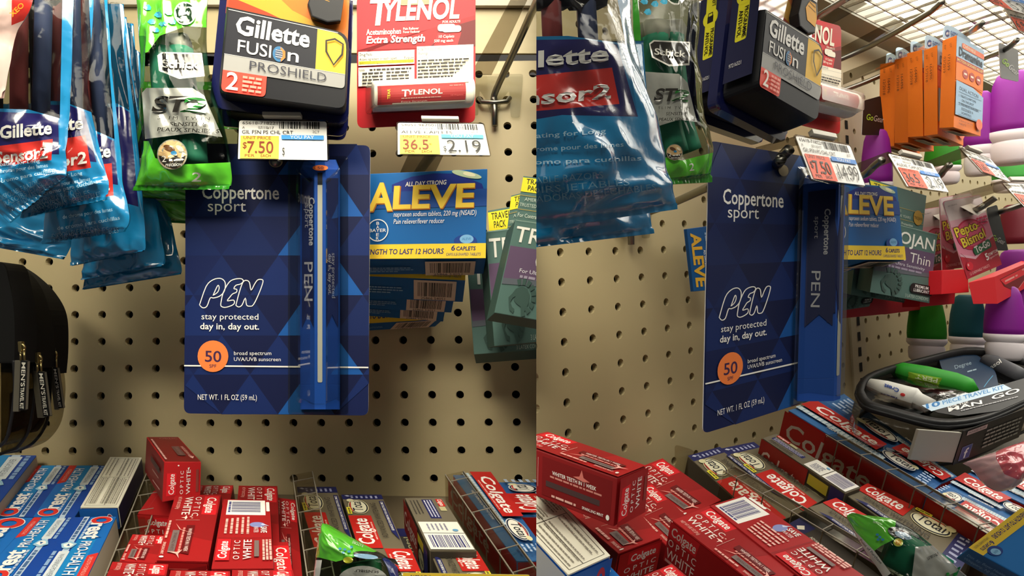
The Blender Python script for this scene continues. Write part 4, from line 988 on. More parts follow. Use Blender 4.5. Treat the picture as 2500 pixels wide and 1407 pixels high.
for lab, rows, s_, n_, sd in (('blue razor pouch fourth from the front, its foot below the third pouch', [(200, 8, 302, 10), (215, 150, 312, 150), (225, 300, 332, 300), (205, 460, 348, 470), (175, 600, 356, 590), (175, 650, 352, 614)], .15, (.35, .66), 4),
                    ('blue razor pouch fifth from the front, reaching lower than the fourth', [(225, 30, 309, 42), (238, 200, 326, 200), (240, 400, 362, 400), (215, 560, 390, 550), (202, 660, 402, 630), (200, 684, 398, 650)], .125, (.3, .5), 5),
                    ('blue razor pouch hanging lowest of all in the left bay', [(250, 48, 326, 58), (262, 200, 342, 220), (270, 400, 392, 420), (225, 600, 428, 590), (206, 690, 443, 650), (204, 708, 442, 670)], .10, (.25, .4), 6),
                    ('blue razor pouch hindmost of the left bay, only slivers of its edge showing', [(275, 80, 341, 128), (285, 250, 352, 300), (300, 450, 395, 480), (300, 560, 418, 580), (300, 610, 430, 610)], .075, (.2, .3), 7),
                    ('dark blue razor pouch half hidden behind the leftmost pouch feet', [(-90, 250, 160, 260), (-90, 420, 170, 430), (-90, 520, 180, 560), (-90, 574, 174, 600), (-90, 590, 156, 634)], .14, (.1, .2), 8)):
    sensor(lab, rows, s_, None, 'L', sd, n_, False, G, .8, .008, False)

def schick(lab, rows, s, side='L', seed=0, prn=True, group=None, top=.20, bot=.80, tk=1.0, band=(.42, .64), razors=True, bulge=.014):
    global SIDE; o_s = SIDE; SIDE = side
    t = Thing('razor_pouch', lab, 'razor pouch', group); p = t.part('pouch_film'); R = sm(rows, 60)
    def q(u, v):
        k = max(0, min(60, v*60)); i = min(59, int(k)); f = k-i; r = [a+(b-a)*f for a, b in zip(R[i], R[i+1])]
        return (r[0]+(r[2]-r[0])*u, r[1]+(r[3]-r[1])*u)
    z = [([q(-.1, -.1), q(1.1, -.1), q(1.1, top-.04), q(.7, top-.05), q(.3, top), q(.1, top+.08), q(-.1, top+.1)], GRN),
         ([q(-.05, top), q(.09, top), q(.05, band[0]), q(-.05, band[0])], GRD), ([q(-.1, band[1]+.02), q(.06, band[1]+.02), q(.14, bot-.05), q(.45, bot-.015), q(1.1, bot-.03), q(1.1, 1.1), q(-.1, 1.1)], GRN),
         ([q(-.1, .93), q(1.1, .93), q(1.1, 1.1), q(-.1, 1.1)], GRD),
         ([q(.02, band[0]+.02), q(.08, band[0]), q(.72, band[0]), q(.86, band[0]+.03), q(.95, band[1]), q(.6, band[1]-.02), q(.02, band[1]+.01)], GRY)]
    if prn:
        z.append(([q(.24, .295), q(.32, .28), q(.92, .285), q(.92, .375), q(.55, .385), q(.26, .355)], film(0xdad8d0))); z.append(([q(.26, .299), q(.33, .286), q(.9, .29), q(.9, .368), q(.55, .378), q(.28, .35)], film(0x2c2a26)))
    sf = bag(p, rows, s, FILM, z, bulge, .005, seed, 44, 64, .05, backmat=mt(0x9aa698, .2, 0, 'clear') if razors else GRD, topseal=.03)
    i = Ink(p, sf); T = lambda s_, a, b, h, m_, bo=0, sh=0: i.text(s_, q(*a), q(*b), h*tk, m_, bo, sh)
    dk = film(0x2c2a26); wf = film(0xdad8d0)
    if prn:
        for k, (u, v) in enumerate(((.15, .07), (.3, .1), (.2, .13), (.45, .09), (.36, .14), (.5, .13), (.25, .17))): i.poly([q(u+.05*math.cos(a)*(1+.4*(a % 2)), v+.013*math.sin(a)) for a in range(6)], film(0x3c9cc0))
        i.poly([q(.68+.16*math.cos(a*.35), .095+.05*math.sin(a*.35)) for a in range(18)], wf); i.poly([q(.68+.145*math.cos(a*.35), .095+.043*math.sin(a*.35)) for a in range(18)], film(0x1d3a24)); i.greek(q(.6, .105), q(.76, .095), 6*tk, film(0x9aa89a))
        T('Schick', (.31, .342), (.85, .345), 19, wf, .03)
        T('ST', (.13, band[0]+.10), (.56, band[0]+.10), 36, dk, .05, .3); T('2', (.50, band[0]+.10), (.82, band[0]+.105), 34, film(0x1f7a2c), .05, .3)
        T('S L I M   T W I N', (.2, band[0]+.135), (.84, band[0]+.14), 8, dk, 0, .15); T('SENSITIVE', (.34, band[0]+.165), (.78, band[0]+.168), 9, dk, .02, .15); T('PEAUX SENSIBLES', (.18, band[0]+.19), (.92, band[0]+.2), 9, dk, .02, .15)
        c = q(.33, bot-.07); rr = abs(q(.33, bot)[0]-q(.5, bot)[0])*.98
        i.el(c, rr, rr, film(0x8c8c80)); i.el(c, rr*.93, rr*.93, film(0xc8a878)); i.poly([(c[0]+rr*.9*math.cos(a), c[1]+rr*.9*math.sin(a)) for a in [math.radians(5+k*17) for k in range(11)]], BLK)
        i.el((c[0]-rr*.2, c[1]-rr*.4), rr*.4, rr*.2, film(0x5c3c20), .4); i.el((c[0]+rr*.1, c[1]-rr*.1), rr*.2, rr*.14, film(0x2a78a8)); i.el((c[0]+rr*.5, c[1]-rr*.4), rr*.3, rr*.15, film(0xe8d8b8), .6)
        i.text('2', (c[0]-rr*.7, c[1]+rr*.5), (c[0]-rr*.4, c[1]+rr*.5), rr*.4, wf); i.text('PRECISION', (c[0]-rr*.45, c[1]+rr*.8), (c[0]+rr*.6, c[1]+rr*.75), rr*.17, wf, .01, .2); i.greek((c[0]-rr*.2, c[1]+rr*.45), (c[0]+rr*.7, c[1]+rr*.4), rr*.14, wf)
        T('2', (.58, .90), (.68, .90), 22, wf, .02, .1)
    if razors:
        r = t.part('razors', 'teal green razors inside the clear part of the pouch'); P = bpl((s[0] if isinstance(s, tuple) else s)-.002)
        for u in (.34, .60): tube(r, sm([tuple(P.at(q(u, v))) for v in (.27, .4, .6, .78)], 12), .0085, mt(0x43a88c, .35), 10)
        for u in (.34, .60): a, b = P.at(q(u-.1, .25)), P.at(q(u+.1, .245)); tube(r, [a, b], .008, mt(0xdcdcd4, .3), 8)
    t.done(); SIDE = o_s
G = 'green razor pouches in the left bay'
schick('green and clear razor pouch in front, with teal razors inside, left of the cartridge packs', [(333, -14, 508, -14), (338, 60, 505, 60), (345, 130, 506, 130), (343, 220, 520, 220), (345, 300, 545, 300), (352, 370, 560, 370), (336, 430, 566, 430), (327, 467, 562, 463)], .165, 'L', 11, True, G)
schick('green razor pouch behind the front one, its left flank and foot showing', [(350, 200, 540, 200), (340, 300, 545, 300), (318, 380, 560, 380), (304, 430, 560, 440), (308, 466, 560, 480), (350, 484, 560, 497)], .13, 'L', 12, False, G, .1, .4)
schick('green razor pouch lowest of the three beside the left sunscreen card', [(360, 300, 600, 300), (352, 400, 600, 400), (350, 470, 600, 470), (352, 500, 600, 520), (385, 542, 600, 556)], .095, 'L', 13, False, G, .1, .3)

t = Thing('razor_pouch', 'pink and red pouch corner at the top left picture edge', 'razor pouch'); p = t.part('pouch_film')
sf = bag(p, [(-70, -60, 88, -60), (-70, 30, 76, 20), (-70, 90, 40, 80), (-70, 160, 26, 150), (-70, 250, 10, 240)], .262, mt(0xe4c4bc, .2, 0, 'film', .0014), [([(30, -80), (120, -80), (70, 45), (28, 62)], RDF)], .008, .003, 51, 30, 40)
i = Ink(p, sf); i.text('XEO', (30, 42), (60, 14), 12, film(0xf0a030), .03); t.done()
# pouch tip and painkiller box held in front of the left trays
t = Thing('razor_pouch', 'upside down green razor pouch tip poking up in front of the left bay trays', 'razor pouch'); p = t.part('pouch_film')
rows = [(788, 1278, 800, 1280), (780, 1310, 842, 1304), (774, 1345, 905, 1338), (769, 1380, 952, 1366), (765, 1420, 985, 1410), (762, 1470, 1010, 1470)]
P = Pl(ray((860, 1350))*.30, V((0, -1, .35)))
z = [([(700, 1200), (1000, 1200), (1000, 1420), (960, 1362), (930, 1344), (900, 1352), (860, 1362), (820, 1372), (780, 1362), (700, 1362)], GRN), ([(760, 1368), (786, 1368), (770, 1480), (750, 1480)], film(0xe0e0dc))]
sf = bag(p, rows, 0, FILM, z, .012, .002, 21, 40, 40, 0, pl=P, backmat=mt(0x8a9a88, .2, 0, 'clear'))
i = Ink(p, sf); i.text('RAZORS', (888, 1330), (862, 1320), 7, film(0xd8e8d0), .02); i.el((900, 1356), 38, 9, BLK, .12); i.el((893, 1359), 30, 6, film(0x8ab4d4), .1); i.el((850, 1368), 12, 8, film(0xd8d83c))
i.poly([(928, 1358), (950, 1366), (970, 1385), (975, 1420), (955, 1420), (945, 1385)], film(0x24306c)); i.poly([(938, 1360), (965, 1366), (975, 1382), (960, 1376)], BLK)
for x, y in ((842, 1342), (852, 1347), (838, 1350), (858, 1336), (830, 1340)): i.el((x, y), 4, 3, film(0x3c9cc0))
i.poly(ell((886, 1420), 62, 38), film(0x9c9e98)); i.text('SENSIBLES', (925, 1394), (858, 1390), 6, film(0x2c2a26), .02)
r = t.part('razors', 'teal green razors inside'); tube(r, [P.off(-.004).at(x) for x in ((880, 1372), (884, 1420), (886, 1470))], .010, mt(0x2a7a50, .3)); t.done()
t = Thing('painkiller_box', 'yellow edged painkiller box at the bottom edge in front of the left bay', 'painkiller box'); c = t.part('carton'); P = Pl(ray((1130, 1400))*.29, V((0, -1, .35)))
q = [(985, 1399), (1292, 1404), (1330, 1600), (930, 1600)]; b = prism(c, [P.at(x) for x in q], V((0, .012, -.0055)), K(0x1160a6), K(0xe8e070), .0004)
i = b.front().fr(q, 100, 70); i.rect(0, 62, 100, 70, K(YEL)); i.text('STRENGTH TO LAST 12 HOURS', (96, 67.4), (30, 67.4), 3, K(0x2a2a70), .03, .12); i.text('6 CAPLETS', (22, 67.4), (6, 67.4), 3, K(0x2a2a70), .03); t.done()

# black travel bags at the lower left
G = 'black travel bags hanging at the left edge'
def travelbag(lab, out, s, px_off, foot, group, th=.02, vin=None):
    t = Thing('travel_bag', lab, 'travel bag', group); b = t.part('fabric_top', 'black fabric upper half'); P = bpl(s)
    q0, q1 = out[-1], out[0]; out = [tuple(a) for a in sm(out[:-1], 30)]+[q0]; foot = [foot[0]]+[tuple(a) for a in sm(foot[1:-1], 24)]+[foot[-1]]
    pts = [P.at(x) for x in out]; prism(b, pts, P.n*-th, mt(0x0b0b0c, .85), mt(0x141416, .8), .0015)
    f = t.part('clear_foot', 'clear plastic lower half'); pts = [P.off(-.001).at(x) for x in foot]
    prism(f, pts, P.n*-(th-.003), mt(0xccc8bc, .12, 0, 'clear', .0012), bev=.002)
    e = t.part('rim', 'dark welt around the clear half'); tube(e, [P.off(.001).at(x) for x in foot[1:]], .0012, mt(0x1c1c20, .3), 6)
    if vin:
        g = t.part('contents', 'packed items showing through'); prism(g, [P.off(-.006).at(x) for x in vin], P.n*-.01, mt(0x3c2c2c, .5), mt(0x55504a, .4), .002)
    t.done()
travelbag('black travel bag hindmost of the three at the left edge', [(0, 640), (45, 668), (90, 712), (119, 768), (123, 850), (118, 915), (0, 910)], .075, 0, [(0, 905), (118, 905), (122, 960), (112, 1035), (80, 1082), (40, 1102), (0, 1108)], G, vin=[(60, 960), (100, 950), (100, 1020), (70, 1060), (50, 1050)])
travelbag('black travel bag in the middle of the three at the left edge', [(0, 645), (30, 668), (58, 712), (80, 790), (88, 860), (86, 900), (0, 900)], .105, 0, [(0, 895), (86, 895), (84, 960), (70, 1050), (40, 1095), (0, 1110)], G, vin=[(20, 960), (60, 950), (60, 1030), (20, 1060)])
travelbag('black travel bag nearest the viewer at the left edge, red emblems on its window', [(-80, 650), (0, 640), (22, 690), (34, 760), (36, 840), (34, 888), (-80, 888)], .135, 0, [(-80, 880), (34, 880), (36, 960), (20, 1060), (0, 1090), (-80, 1110)], G, vin=[(-60, 720), (8, 700), (12, 800), (-60, 820)])
def pull(lab, x, y, s, ln, dx, w, ring):
    t = Thing('zipper_pull', lab, 'zipper pull', 'zipper pulls of the travel bags'); r = t.part('metal_slider', 'brass coloured slider'); P = bpl(s)
    br = mt(0xa89868, .3, 1, 'steel'); tube(r, [P.at(ell((x+4, y-28), 6, 11, 0, 14)[k % 14]) for k in range(15)], .0009, br, 6)
    prism(r, [P.off(.001).at(q) for q in [(x-8, y-46), (x+2, y-46), (x+2, y-20), (x-6, y-20)]], -P.n*.003, br, bev=.0006)
    tube(r, [P.at((x, y-20)), P.at((x+1, y+2))], .0007, br, 6); tube(r, [P.at((x+9, y-22)), P.at((x+10, y+2))], .0007, br, 6)
    b = t.part('rubber_tab', 'black rubber tab with white letters'); q = [(x, y), (x+w, y+1), (x+w+dx, y+ln), (x+dx, y+ln+1)]
    prism(b, [P.off(.001).at(z) for z in q], -P.n*.003, mt(0x0e0e10, .5), mt(0x6a665c, .5), .0005)
    prism(b, [P.off(-.0025).at(z) for z in [(x-w*.9, y), (x, y), (x+dx, y+ln+4), (x+dx-w*.9, y+ln+4)]], -P.n*.002, mt(0x5c584e, .5), bev=.0005)
    i = Ink(b, P.off(.001)).fr([q[1], q[2], q[3], q[0]], 100, 14); i.text("MEN'S", (4, 3.5), (52, 3.5), 8, mt(0xe0dccf, .5), .02); i.text('TRAVEL KIT', (54, 3.5), (97, 3.5), 7.5, mt(0xe0dccf, .5), .02)
    t.done()
pull('zipper pull with a black lettered tab, leftmost of the three', 50, 880, .145, 122, -5, 16, 1)
pull('zipper pull with a black lettered tab, middle of the three', 91, 907, .115, 110, 14, 16, 1)
pull('zipper pull with a black lettered tab, rightmost of the three', 128, 897, .085, 100, 14, 11, 1)
# ================================================================ right bay
SIDE = 'R'
G = 'razor cartridge packs in the right bay'
for n_, (lab, q, s_, orr) in enumerate((('razor cartridge pack nearest the viewer in the right bay, yellow sticker on its flank', [(1868, 20), (2012, 110), (1998, 298), (1848, 212)], .165, True),
                        ('razor cartridge pack behind the nearest one in the right bay, its dark flank showing', [(1780, 66), (1925, 140), (1930, 305), (1768, 240)], .126, False))):
    SIDE = 'R'; t, wp = fusion(lab, q, s_, orr, G, dep=.027)
    h = t.parts[1]; pa, pb_, pc = wp(-2, 0, .002), wp(-2, 66, .002), wp(-2, 0, .025)
    for p_ in (pa, pb_, pc): pass
    sp = pl3(wp(-3.5, 0, .003), wp(-3.5, 66, .003), wp(-3.5, 0, .025)).off(.0012)
    f = Ink(h, sp).fr([proj(wp(-3.5, 108, .025)), proj(wp(-3.5, 108, .002)), proj(wp(-3.5, 0, .002)), proj(wp(-3.5, 0, .025))], 30, 110)
    f.rect(0, 10, 30, 110, mt(0x191d42, .25)); yl = mt(0xd8d22c, .35)
    f.rect(8, 44, 20, 112, yl, 2); f.el((14, 86), 9, 9, yl); f.rect(10.5, 81, 17.5, 88, BK); f.line([(11.5, 88), (11.5, 91), (16.5, 91), (16.5, 88)], 1, BK)
    f.text('PROGRAMME', (15.5, 74), (15.5, 46), 4, BK, .02); f.text('ANTI-VOL', (10, 72), (10, 48), 4, BK, .02)
    f.text('ANTI-THEFT', (15.5, 120), (15.5, 97), 4, BK, .02); f.text('97216321', (5, 22), (18, 22), 3.4, mt(0xd0d0d4, .4), .01)
    t.done()
SIDE = 'R'
tylenol('red carded caplets with a tube, half hidden behind the razor packs of the right bay', [(1921, 28), (2054, 64), (2051, 328), (1920, 297)], .085).done()

G = 'blue razor pouches in the right bay'
sensor('large blue and clear razor pouch nearest the viewer in the right bay', [(1150, -60, 1536, -60), (1150, 40, 1542, 40), (1150, 150, 1550, 140), (1155, 250, 1575, 235), (1160, 340, 1604, 320), (1165, 420, 1626, 410), (1170, 510, 1642, 470), (1180, 580, 1648, 512)], (.205, .195), None, 'R', 31, (.22, .52), .12, G, 1.25, .016)
SIDE = 'R'
sensor('blue razor pouch behind the nearest one in the right bay, its ribbed seal below', [(1200, 100, 1570, 100), (1200, 250, 1580, 240), (1190, 400, 1590, 380), (1190, 500, 1575, 470), (1190, 570, 1584, 520), (1190, 618, 1592, 571)], .165, None, 'R', 32, (.1, .2), False, G, 1, .008, False)
SIDE = 'R'
schick('green and clear razor pouch with teal razors in the right bay', [(1540, -80, 1700, -60), (1542, 0, 1702, 0), (1546, 80, 1698, 80), (1558, 150, 1694, 160), (1578, 240, 1700, 240), (1590, 310, 1708, 300), (1604, 370, 1728, 350), (1614, 420, 1732, 400), (1622, 452, 1734, 446)], .15, 'R', 33, True, None, .05, .84, .8, (.41, .62))

# ---- hooks and arms
def hk(lab, pts, r=.0028, arm=None, plate=None): hook('R', lab, pts, r, plate, arm, 'steel hooks of the right bay')
hk('steel peg hook high at the top, its turned up tip above the orange boxes', [((2040, 150), .02), ((2130, 110), .06), ((2250, 42), .13), ((2282, 20), .145), ((2300, 4), .155)], .0032, ([(2050, 118), (2330, -30), (2380, -30), (2050, 150)], .02, .15))
hk('steel peg hook carrying the orange boxes in the right bay', [((2056, 222), .01), ((2150, 185), .03), ((2340, 92), .12), ((2380, 70), .168), ((2400, 52), .178)], .0032, ([(2058, 178), (2440, 24), (2470, 40), (2058, 205)], .01, .17))
hk('steel peg hook with a knobbed tip carrying the grey bottle card at the right', [((2330, 178), .05), ((2405, 142), .12), ((2452, 122), .15), ((2482, 98), .17)], .0032)
hk('steel peg hook at the top left of the right bay, behind the razor packs', [((1900, 112), .03), ((1965, 60), .07), ((2075, -8), .13)], .003, ([(1985, 62), (2110, -30), (2180, -30), (2000, 75)], .05, .13))
hk('steel peg hook carrying the right sunscreen card, tip pointing up', [((1850, 440), .04), ((1896, 402), .142), ((1910, 382), .150), ((1928, 364), .158)], .0040, ([(1845, 360), (1945, 332), (1975, 345), (1870, 368)], .10, .165))
hk('steel peg hook tip between the 14.99 and 2.19 tags of the right bay', [((2060, 450), .06), ((2110, 427), .12), ((2135, 405), .135), ((2153, 391), .145)], .0034, ([(2090, 400), (2168, 370), (2200, 384), (2100, 422)], .08, .15))
hk('steel peg hook tip beside the 2.19 price tag in the right bay', [((2240, 455), .08), ((2290, 432), .12), ((2305, 416), .13), ((2318, 403), .14)], .0034, ([(2258, 396), (2350, 360), (2372, 378), (2270, 412)], .08, .15))
hk('steel peg hook piercing the foremost pink card in the right bay', [((2340, 530), .09), ((2380, 514), .125), ((2405, 500), .135), ((2430, 483), .145)], .0036, ([(2255, 498), (2450, 440), (2470, 456), (2262, 520)], .06, .16))
hk('steel peg hook right of the pink cards at the picture edge', [((2395, 530), .08), ((2450, 515), .11), ((2500, 498), .13)], .0036)
hook('R', 'steel peg hook with a clear foot below the green razor pouch in the right bay', [((1538, 540), .004), ((1580, 520), .03), ((1645, 495), .07), ((1740, 452), .12)], .0032, ((1540, 548), .75), None)

# ---- price tags
G = 'price tags in the right bay'
tag('R', 'orange and white price tag reading 14.99 above the right sunscreen card', [(1942, 332), (2075, 356), (2112, 453), (1982, 437)], .175, 'GIL FSN PS CHL CRT', '14.99', '$7.50', '65618-718221', 0xe85838, G)
tag('R', 'orange and white price tag reading 2.19 in the right bay', [(2168, 375), (2276, 400), (2316, 469), (2215, 455)], .160, 'ALEVE CAPLETS', '2.19', '36.5', '54051 967001', 0xe85838, G)
tag('R', 'steeply angled orange and white price tag right of the 2.19 one', [(2344, 361), (2418, 388), (2467, 444), (2398, 420)], .155, '', '5.29', '2.65', '', 0xe85838, G)
tag('R', 'orange and white price tag cut by the right picture edge above the pink card', [(2448, 447), (2560, 452), (2625, 540), (2500, 504)], .160, '', '4.99', '41.6', '', 0xe85838, G)
tag('R', 'upper of the two price tags cut by the top right corner', [(2330, -62), (2470, -40), (2545, 48), (2425, 10)], .185, '', '5.29', '2.65', '', 0xe85838, G)
tag('R', 'lower of the two price tags at the top right corner, orange panel showing', [(2450, 18), (2570, 44), (2620, 116), (2482, 72)], .178, '', '6.99', '6.99', '', 0xe85838, G)

# ---- painkiller boxes
G = 'painkiller boxes on the right bay hook'
aleve('R', 'blue and yellow painkiller box foremost in the right bay, beside the sunscreen card', [(2024, 445), (2190, 456), (2208, 635), (2020, 634)], .12, ((2150, 652), .098), G)
aleve('R', 'blue and yellow painkiller box behind the foremost one in the right bay, underside showing', [(1965, 480), (2086, 490), (2092, 655), (1960, 652)], .094, ((2034, 678), .070), G, False)
SIDE = 'R'
t = Thing('painkiller_box', 'blue painkiller box hanging sideways behind the left edge of the right sunscreen card', 'painkiller box'); c = t.part('carton'); P = bpl(.028)
q = [(1677, 559), (1752, 549), (1775, 705), (1694, 712)]; b = prism(c, [P.at(x) for x in q], -P.n*.004, K(0x14508c), K(0x0f3f74)); i = b.front().fr([q[1], q[2], q[3], q[0]], 100, 50)
i.text('ALEVE', (8, 5), (94, 5), 15, K(0xd8a834), .06, .05); i.text('ALL DAY STRONG', (38, 22), (78, 22), 3, WH, .02); i.greek((10, 27), (90, 27), 2.4, K(0x90acd0)); t.done()

# ---- latex boxes
G = 'latex boxes in the right bay'
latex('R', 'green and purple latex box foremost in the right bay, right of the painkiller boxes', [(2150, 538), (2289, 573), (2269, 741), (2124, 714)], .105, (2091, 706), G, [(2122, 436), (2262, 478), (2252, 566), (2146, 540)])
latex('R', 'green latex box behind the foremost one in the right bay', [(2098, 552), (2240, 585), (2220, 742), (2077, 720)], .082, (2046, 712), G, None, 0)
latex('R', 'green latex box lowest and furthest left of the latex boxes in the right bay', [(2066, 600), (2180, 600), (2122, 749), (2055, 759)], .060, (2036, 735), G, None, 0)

# ---- pink stomach remedy cards
SIDE = 'R'
def pepto(lab, q, s, box, back, det=True, side_=None):
    t = Thing('tablet_card', lab, 'stomach remedy card', 'pink tablet cards in the right bay'); c = t.part('hang_card'); P = bpl(s)
    b = prism(c, [P.at(x) for x in rp(q, [8, 8, 0, 0])], -P.n*.0006, K(0xe58aa4), WH, 0); i = Ink(c, P).fr(q, 100, 150)
    i.poly(rp([(1, 149), (99, 149), (99, 112), (1, 112)], [8, 8, 0, 0]), K(0xd8c8c8)); i.poly([(1, 112), (99, 112), (99, 95), (1, 100)], K(0xe0aab8))
    i.poly([(1, 0), (99, 0), (99, 62), (80, 56), (60, 40), (35, 30), (1, 44)], K(0xb8283c)); i.poly([(1, 44), (35, 30), (60, 40), (80, 56), (99, 62), (99, 66), (80, 61), (60, 45), (35, 35), (1, 49)], K(0xe8b4c4))
    i.el((44, 78), 38, 30, K(0xc83050)); i.el((44, 80), 34, 25, K(0xe06080))
    for m_, bb in ((K(0x5c1a28), .12), (K(0xf0d848), .045)):
        i.text('Pepto-', (6, 80), (72, 86), 17, m_, bb); i.text('Bismol', (14, 58), (78, 66), 17, m_, bb)
    i.poly(rp([(34, 52), (84, 60), (86, 42), (36, 36)], 6), K(0x2a6a44)); i.text('To-Go', (40, 40), (82, 46), 13, WH, .05)
    for k in range(3): i.greek((66, 102-k*6), (96, 103-k*6), 4, K(0xc83a60))
    i.text('5', (60, 20), (68, 21), 13, WH, .05); i.text('SYMPTOM', (68, 26), (97, 29), 6, WH, .02); i.text('Digestive Relief', (68, 20), (96, 23), 4, K(0xf0d0d4)); i.el((14, 22), 8, 8, K(0xd8283c)); i.el((11, 25), 2, 2.6, K(0xf0a8a8)); i.line([(14, 29), (10, 40), (2, 50)], .8, K(0x7a2030)); i.text('12 CHEWABLE TABLETS', (8, 5), (62, 7), 5, K(0xf4c8c8))
    i.text('NDC 37000-019-12', (6, 138), (28, 139), 2.4, K(0x4a3a3a)); i.poly(rp([(38, 132), (62, 132), (62, 124), (38, 124)], 3), K(0x6a6058))
    f = t.part('torn_flap', 'white paper hang flap'); 
    def wq(x, y, d): h_ = i.H@np.array([x, y, 1.0]); return P.at((h_[0]/h_[2], h_[1]/h_[2]))+P.n*d
    f.add([wq(36, 134, .001), wq(64, 136, .001), wq(70, 120, .012), wq(44, 112, .012), wq(38, 118, .010)], [(0, 1, 2, 3, 4)], mt(0xe8e2da, .6)); f.add([wq(36, 134, .0006), wq(64, 136, .0006), wq(70, 120, .0114), wq(44, 112, .0114), wq(38, 118, .0094)], [(4, 3, 2, 1, 0)], mt(0xe8e2da, .6))
    x = t.part('tablet_box', 'plain red box at the foot of the card'); RD = K(0xd8202a)
    Pf = bpl(s+.018); a = [Pf.at(z) for z in box]; vec = (bpl(s+(.018 if back[1] is None else back[1])).at(back[0])-a[1]) if back[0] else -P.n*.018
    bb = prism(x, a, vec, RD, RD, .0006)
    if back[0]:
        j = Ink(x, pl3(bb.a[1], bb.a[2], bb.b[2])).fr([proj(bb.a[1]), proj(bb.b[1]), proj(bb.b[2]), proj(bb.a[2])], 100, 60)
        j.poly([(8, 50), (84, 56), (90, 30), (60, 28), (40, 10), (28, 12), (14, 30)], K(0x7a1418)); j.poly([(8, 48), (80, 54), (86, 36), (50, 34), (16, 32)], K(0xe83038)); j.greek((16, 38), (40, 39), 4, K(0xf0a8a0)); j.greek((50, 46), (80, 48), 4, K(0xf0a8a0)); j.line([(40, 10), (60, 28), (90, 32), (86, 54)], 1, K(0xf0b4ac))
    t.done()
pepto('pink tablet card foremost in the right bay, its red box showing a cut out window', [(2300, 492), (2394, 475), (2446, 646), (2360, 683)], .118, [(2364, 690), (2428, 676), (2435, 742), (2376, 743)], ((2545, 626), -.012))
pepto('pink tablet card second from the front, left of the foremost one', [(2293, 484), (2372, 470), (2385, 650), (2300, 660)], .100, [(2300, 660), (2362, 657), (2366, 714), (2299, 719)], (None, None))
pepto('pink tablet card third from the front, mostly behind the latex box', [(2250, 512), (2325, 500), (2330, 690), (2250, 694)], .080, [(2247, 692), (2335, 688), (2330, 742), (2245, 750)], (None, None))
for lab, a in (('plain red tablet box low behind the latex boxes, left one', [(2044, 704), (2160, 700), (2164, 767), (2044, 779)]), ('plain red tablet box low behind the latex boxes, right one', [(2160, 704), (2262, 694), (2264, 754), (2162, 768)])):
    SIDE = 'R'; t = Thing('tablet_box', lab, 'tablet box', 'red tablet boxes low in the right bay'); c = t.part('carton'); prism(c, [bpl(.052).at(z) for z in a], -bpl().n*.018, K(0xc01c26), K(0xa01820)); t.done()

# ---- orange chewable boxes
G = 'orange chewable boxes in the right bay'
def dram(lab, q, s, back, th, tabq, lot, full=True):
    t = Thing('chewable_tablet_box', lab, 'tablet box', G); c = t.part('carton'); P = bpl(s); a = [P.at(x) for x in q]; v = bpl(s-th).at(back)-a[3]
    OR = K(0xee7a22); b = prism(c, a, v, OR, OR, .0004); i = b.front().fr(q, 100, 240)
    i.rect(0, 178, 100, 240, K(0xa8c4dc)); i.poly([(0, 150), (100, 146), (100, 120), (50, 128), (0, 134)], OR); i.rect(0, 172, 100, 186, K(0xb43a2a)); i.text('MOTION SICKNESS RELIEF', (4, 176), (97, 176), 7, K(0xf0d88c), .01)
    i.rect(0, 126, 100, 172, OR); i.rect(18, 214, 100, 228, K(0xe87858), 4); i.text('CHEWABLE', (22, 217.5), (66, 217.5), 8, K(0xf0e4c8), .02); i.text('Dramamine', (8, 192), (94, 190), 22, K(0x2c3440), .04)
    for k in range(3): i.el((32+k*24, 150), 10, 12, K(0xb43a2c)); i.greek((27+k*24, 148), (37+k*24, 148), 5, K(0xf0e0d0))
    i.poly([(0, 34), (100, 34), (100, 108), (60, 122), (0, 124)], K(0x9cbcd8)); nb = K(0x22384c)
    i.text('DUAL ACTION', (12, 102), (80, 100), 9, nb, .015)
    for k, s_ in enumerate(('1. TREATS SYMPTOMS', 'ON THE SPOT', '2. PREVENTS NAUSEA,', 'DIZZINESS &', 'VOMITING')): i.text(s_, (10+(k in (1, 3, 4))*10, 84-k*11), (10+(62, 44, 74, 42, 36)[k]+(k in (1, 3, 4))*10, 84-k*11), 6.4, nb, 0)
    for y in (96, 68, 36): i.line([(8, y), (92, y)], .9, nb)
    i.el((86, 28), 12, 15, K(0xf07a58)); i.text('4 ORANGE FLAVORED', (12, 18), (62, 18), 5, K(0x7a2c10)); i.text('TABLETS', (10, 9), (36, 9), 5, K(0x7a2c10))
    j = Ink(c, pl3(b.a[0], b.a[3], b.b[3])).fr([proj(b.b[0]), proj(b.a[0]), proj(b.a[3]), proj(b.b[3])], 40, 240)
    dk = K(0x5a3018); j.text('LOT', (28, 222), (28, 210), 5, dk); j.text('EXP', (12, 222), (12, 210), 5, dk); j.text(lot[0], (24, 192), (24, 150), 6.5, dk); j.text(lot[1], (12, 190), (12, 146), 6.5, dk)
    u = Ink(c, pl3(b.a[2], b.a[3], b.b[3])).fr([proj(b.a[3]), proj(b.a[2]), proj(b.b[2]), proj(b.b[3])], 100, 40); u.rect(14, 6, 70, 30, K(0x9a9488)); u.bars((18, 10), (66, 10), 16, K(0x5a554c), 6)
    h = t.part('hang_tab', 'pale blue hang tab'); ph = bpl(s-th+.001); prism(h, [ph.at(x) for x in rp(tabq, [2, 9, 9, 2, 2][:len(tabq)])], -ph.n*.0006, K(0xa4c4dc), bev=0)
    k = Ink(h, ph); x, y = tabq[0][0]+10, (tabq[0][1]+tabq[1][1])/2+5; k.el((x, y), 5.5, 8.5, K(0x2a3c7a)); k.text('#1', (x-4, y+3), (x+4, y+3.5), 6.5, WH, .02)
    for e in range(3): k.greek((x+7, y-4+e*5), (x+24, y+3+e*5), 2.6, K(0x5a78a8))
    t.done()
L1 = ('164496', '12/2018')
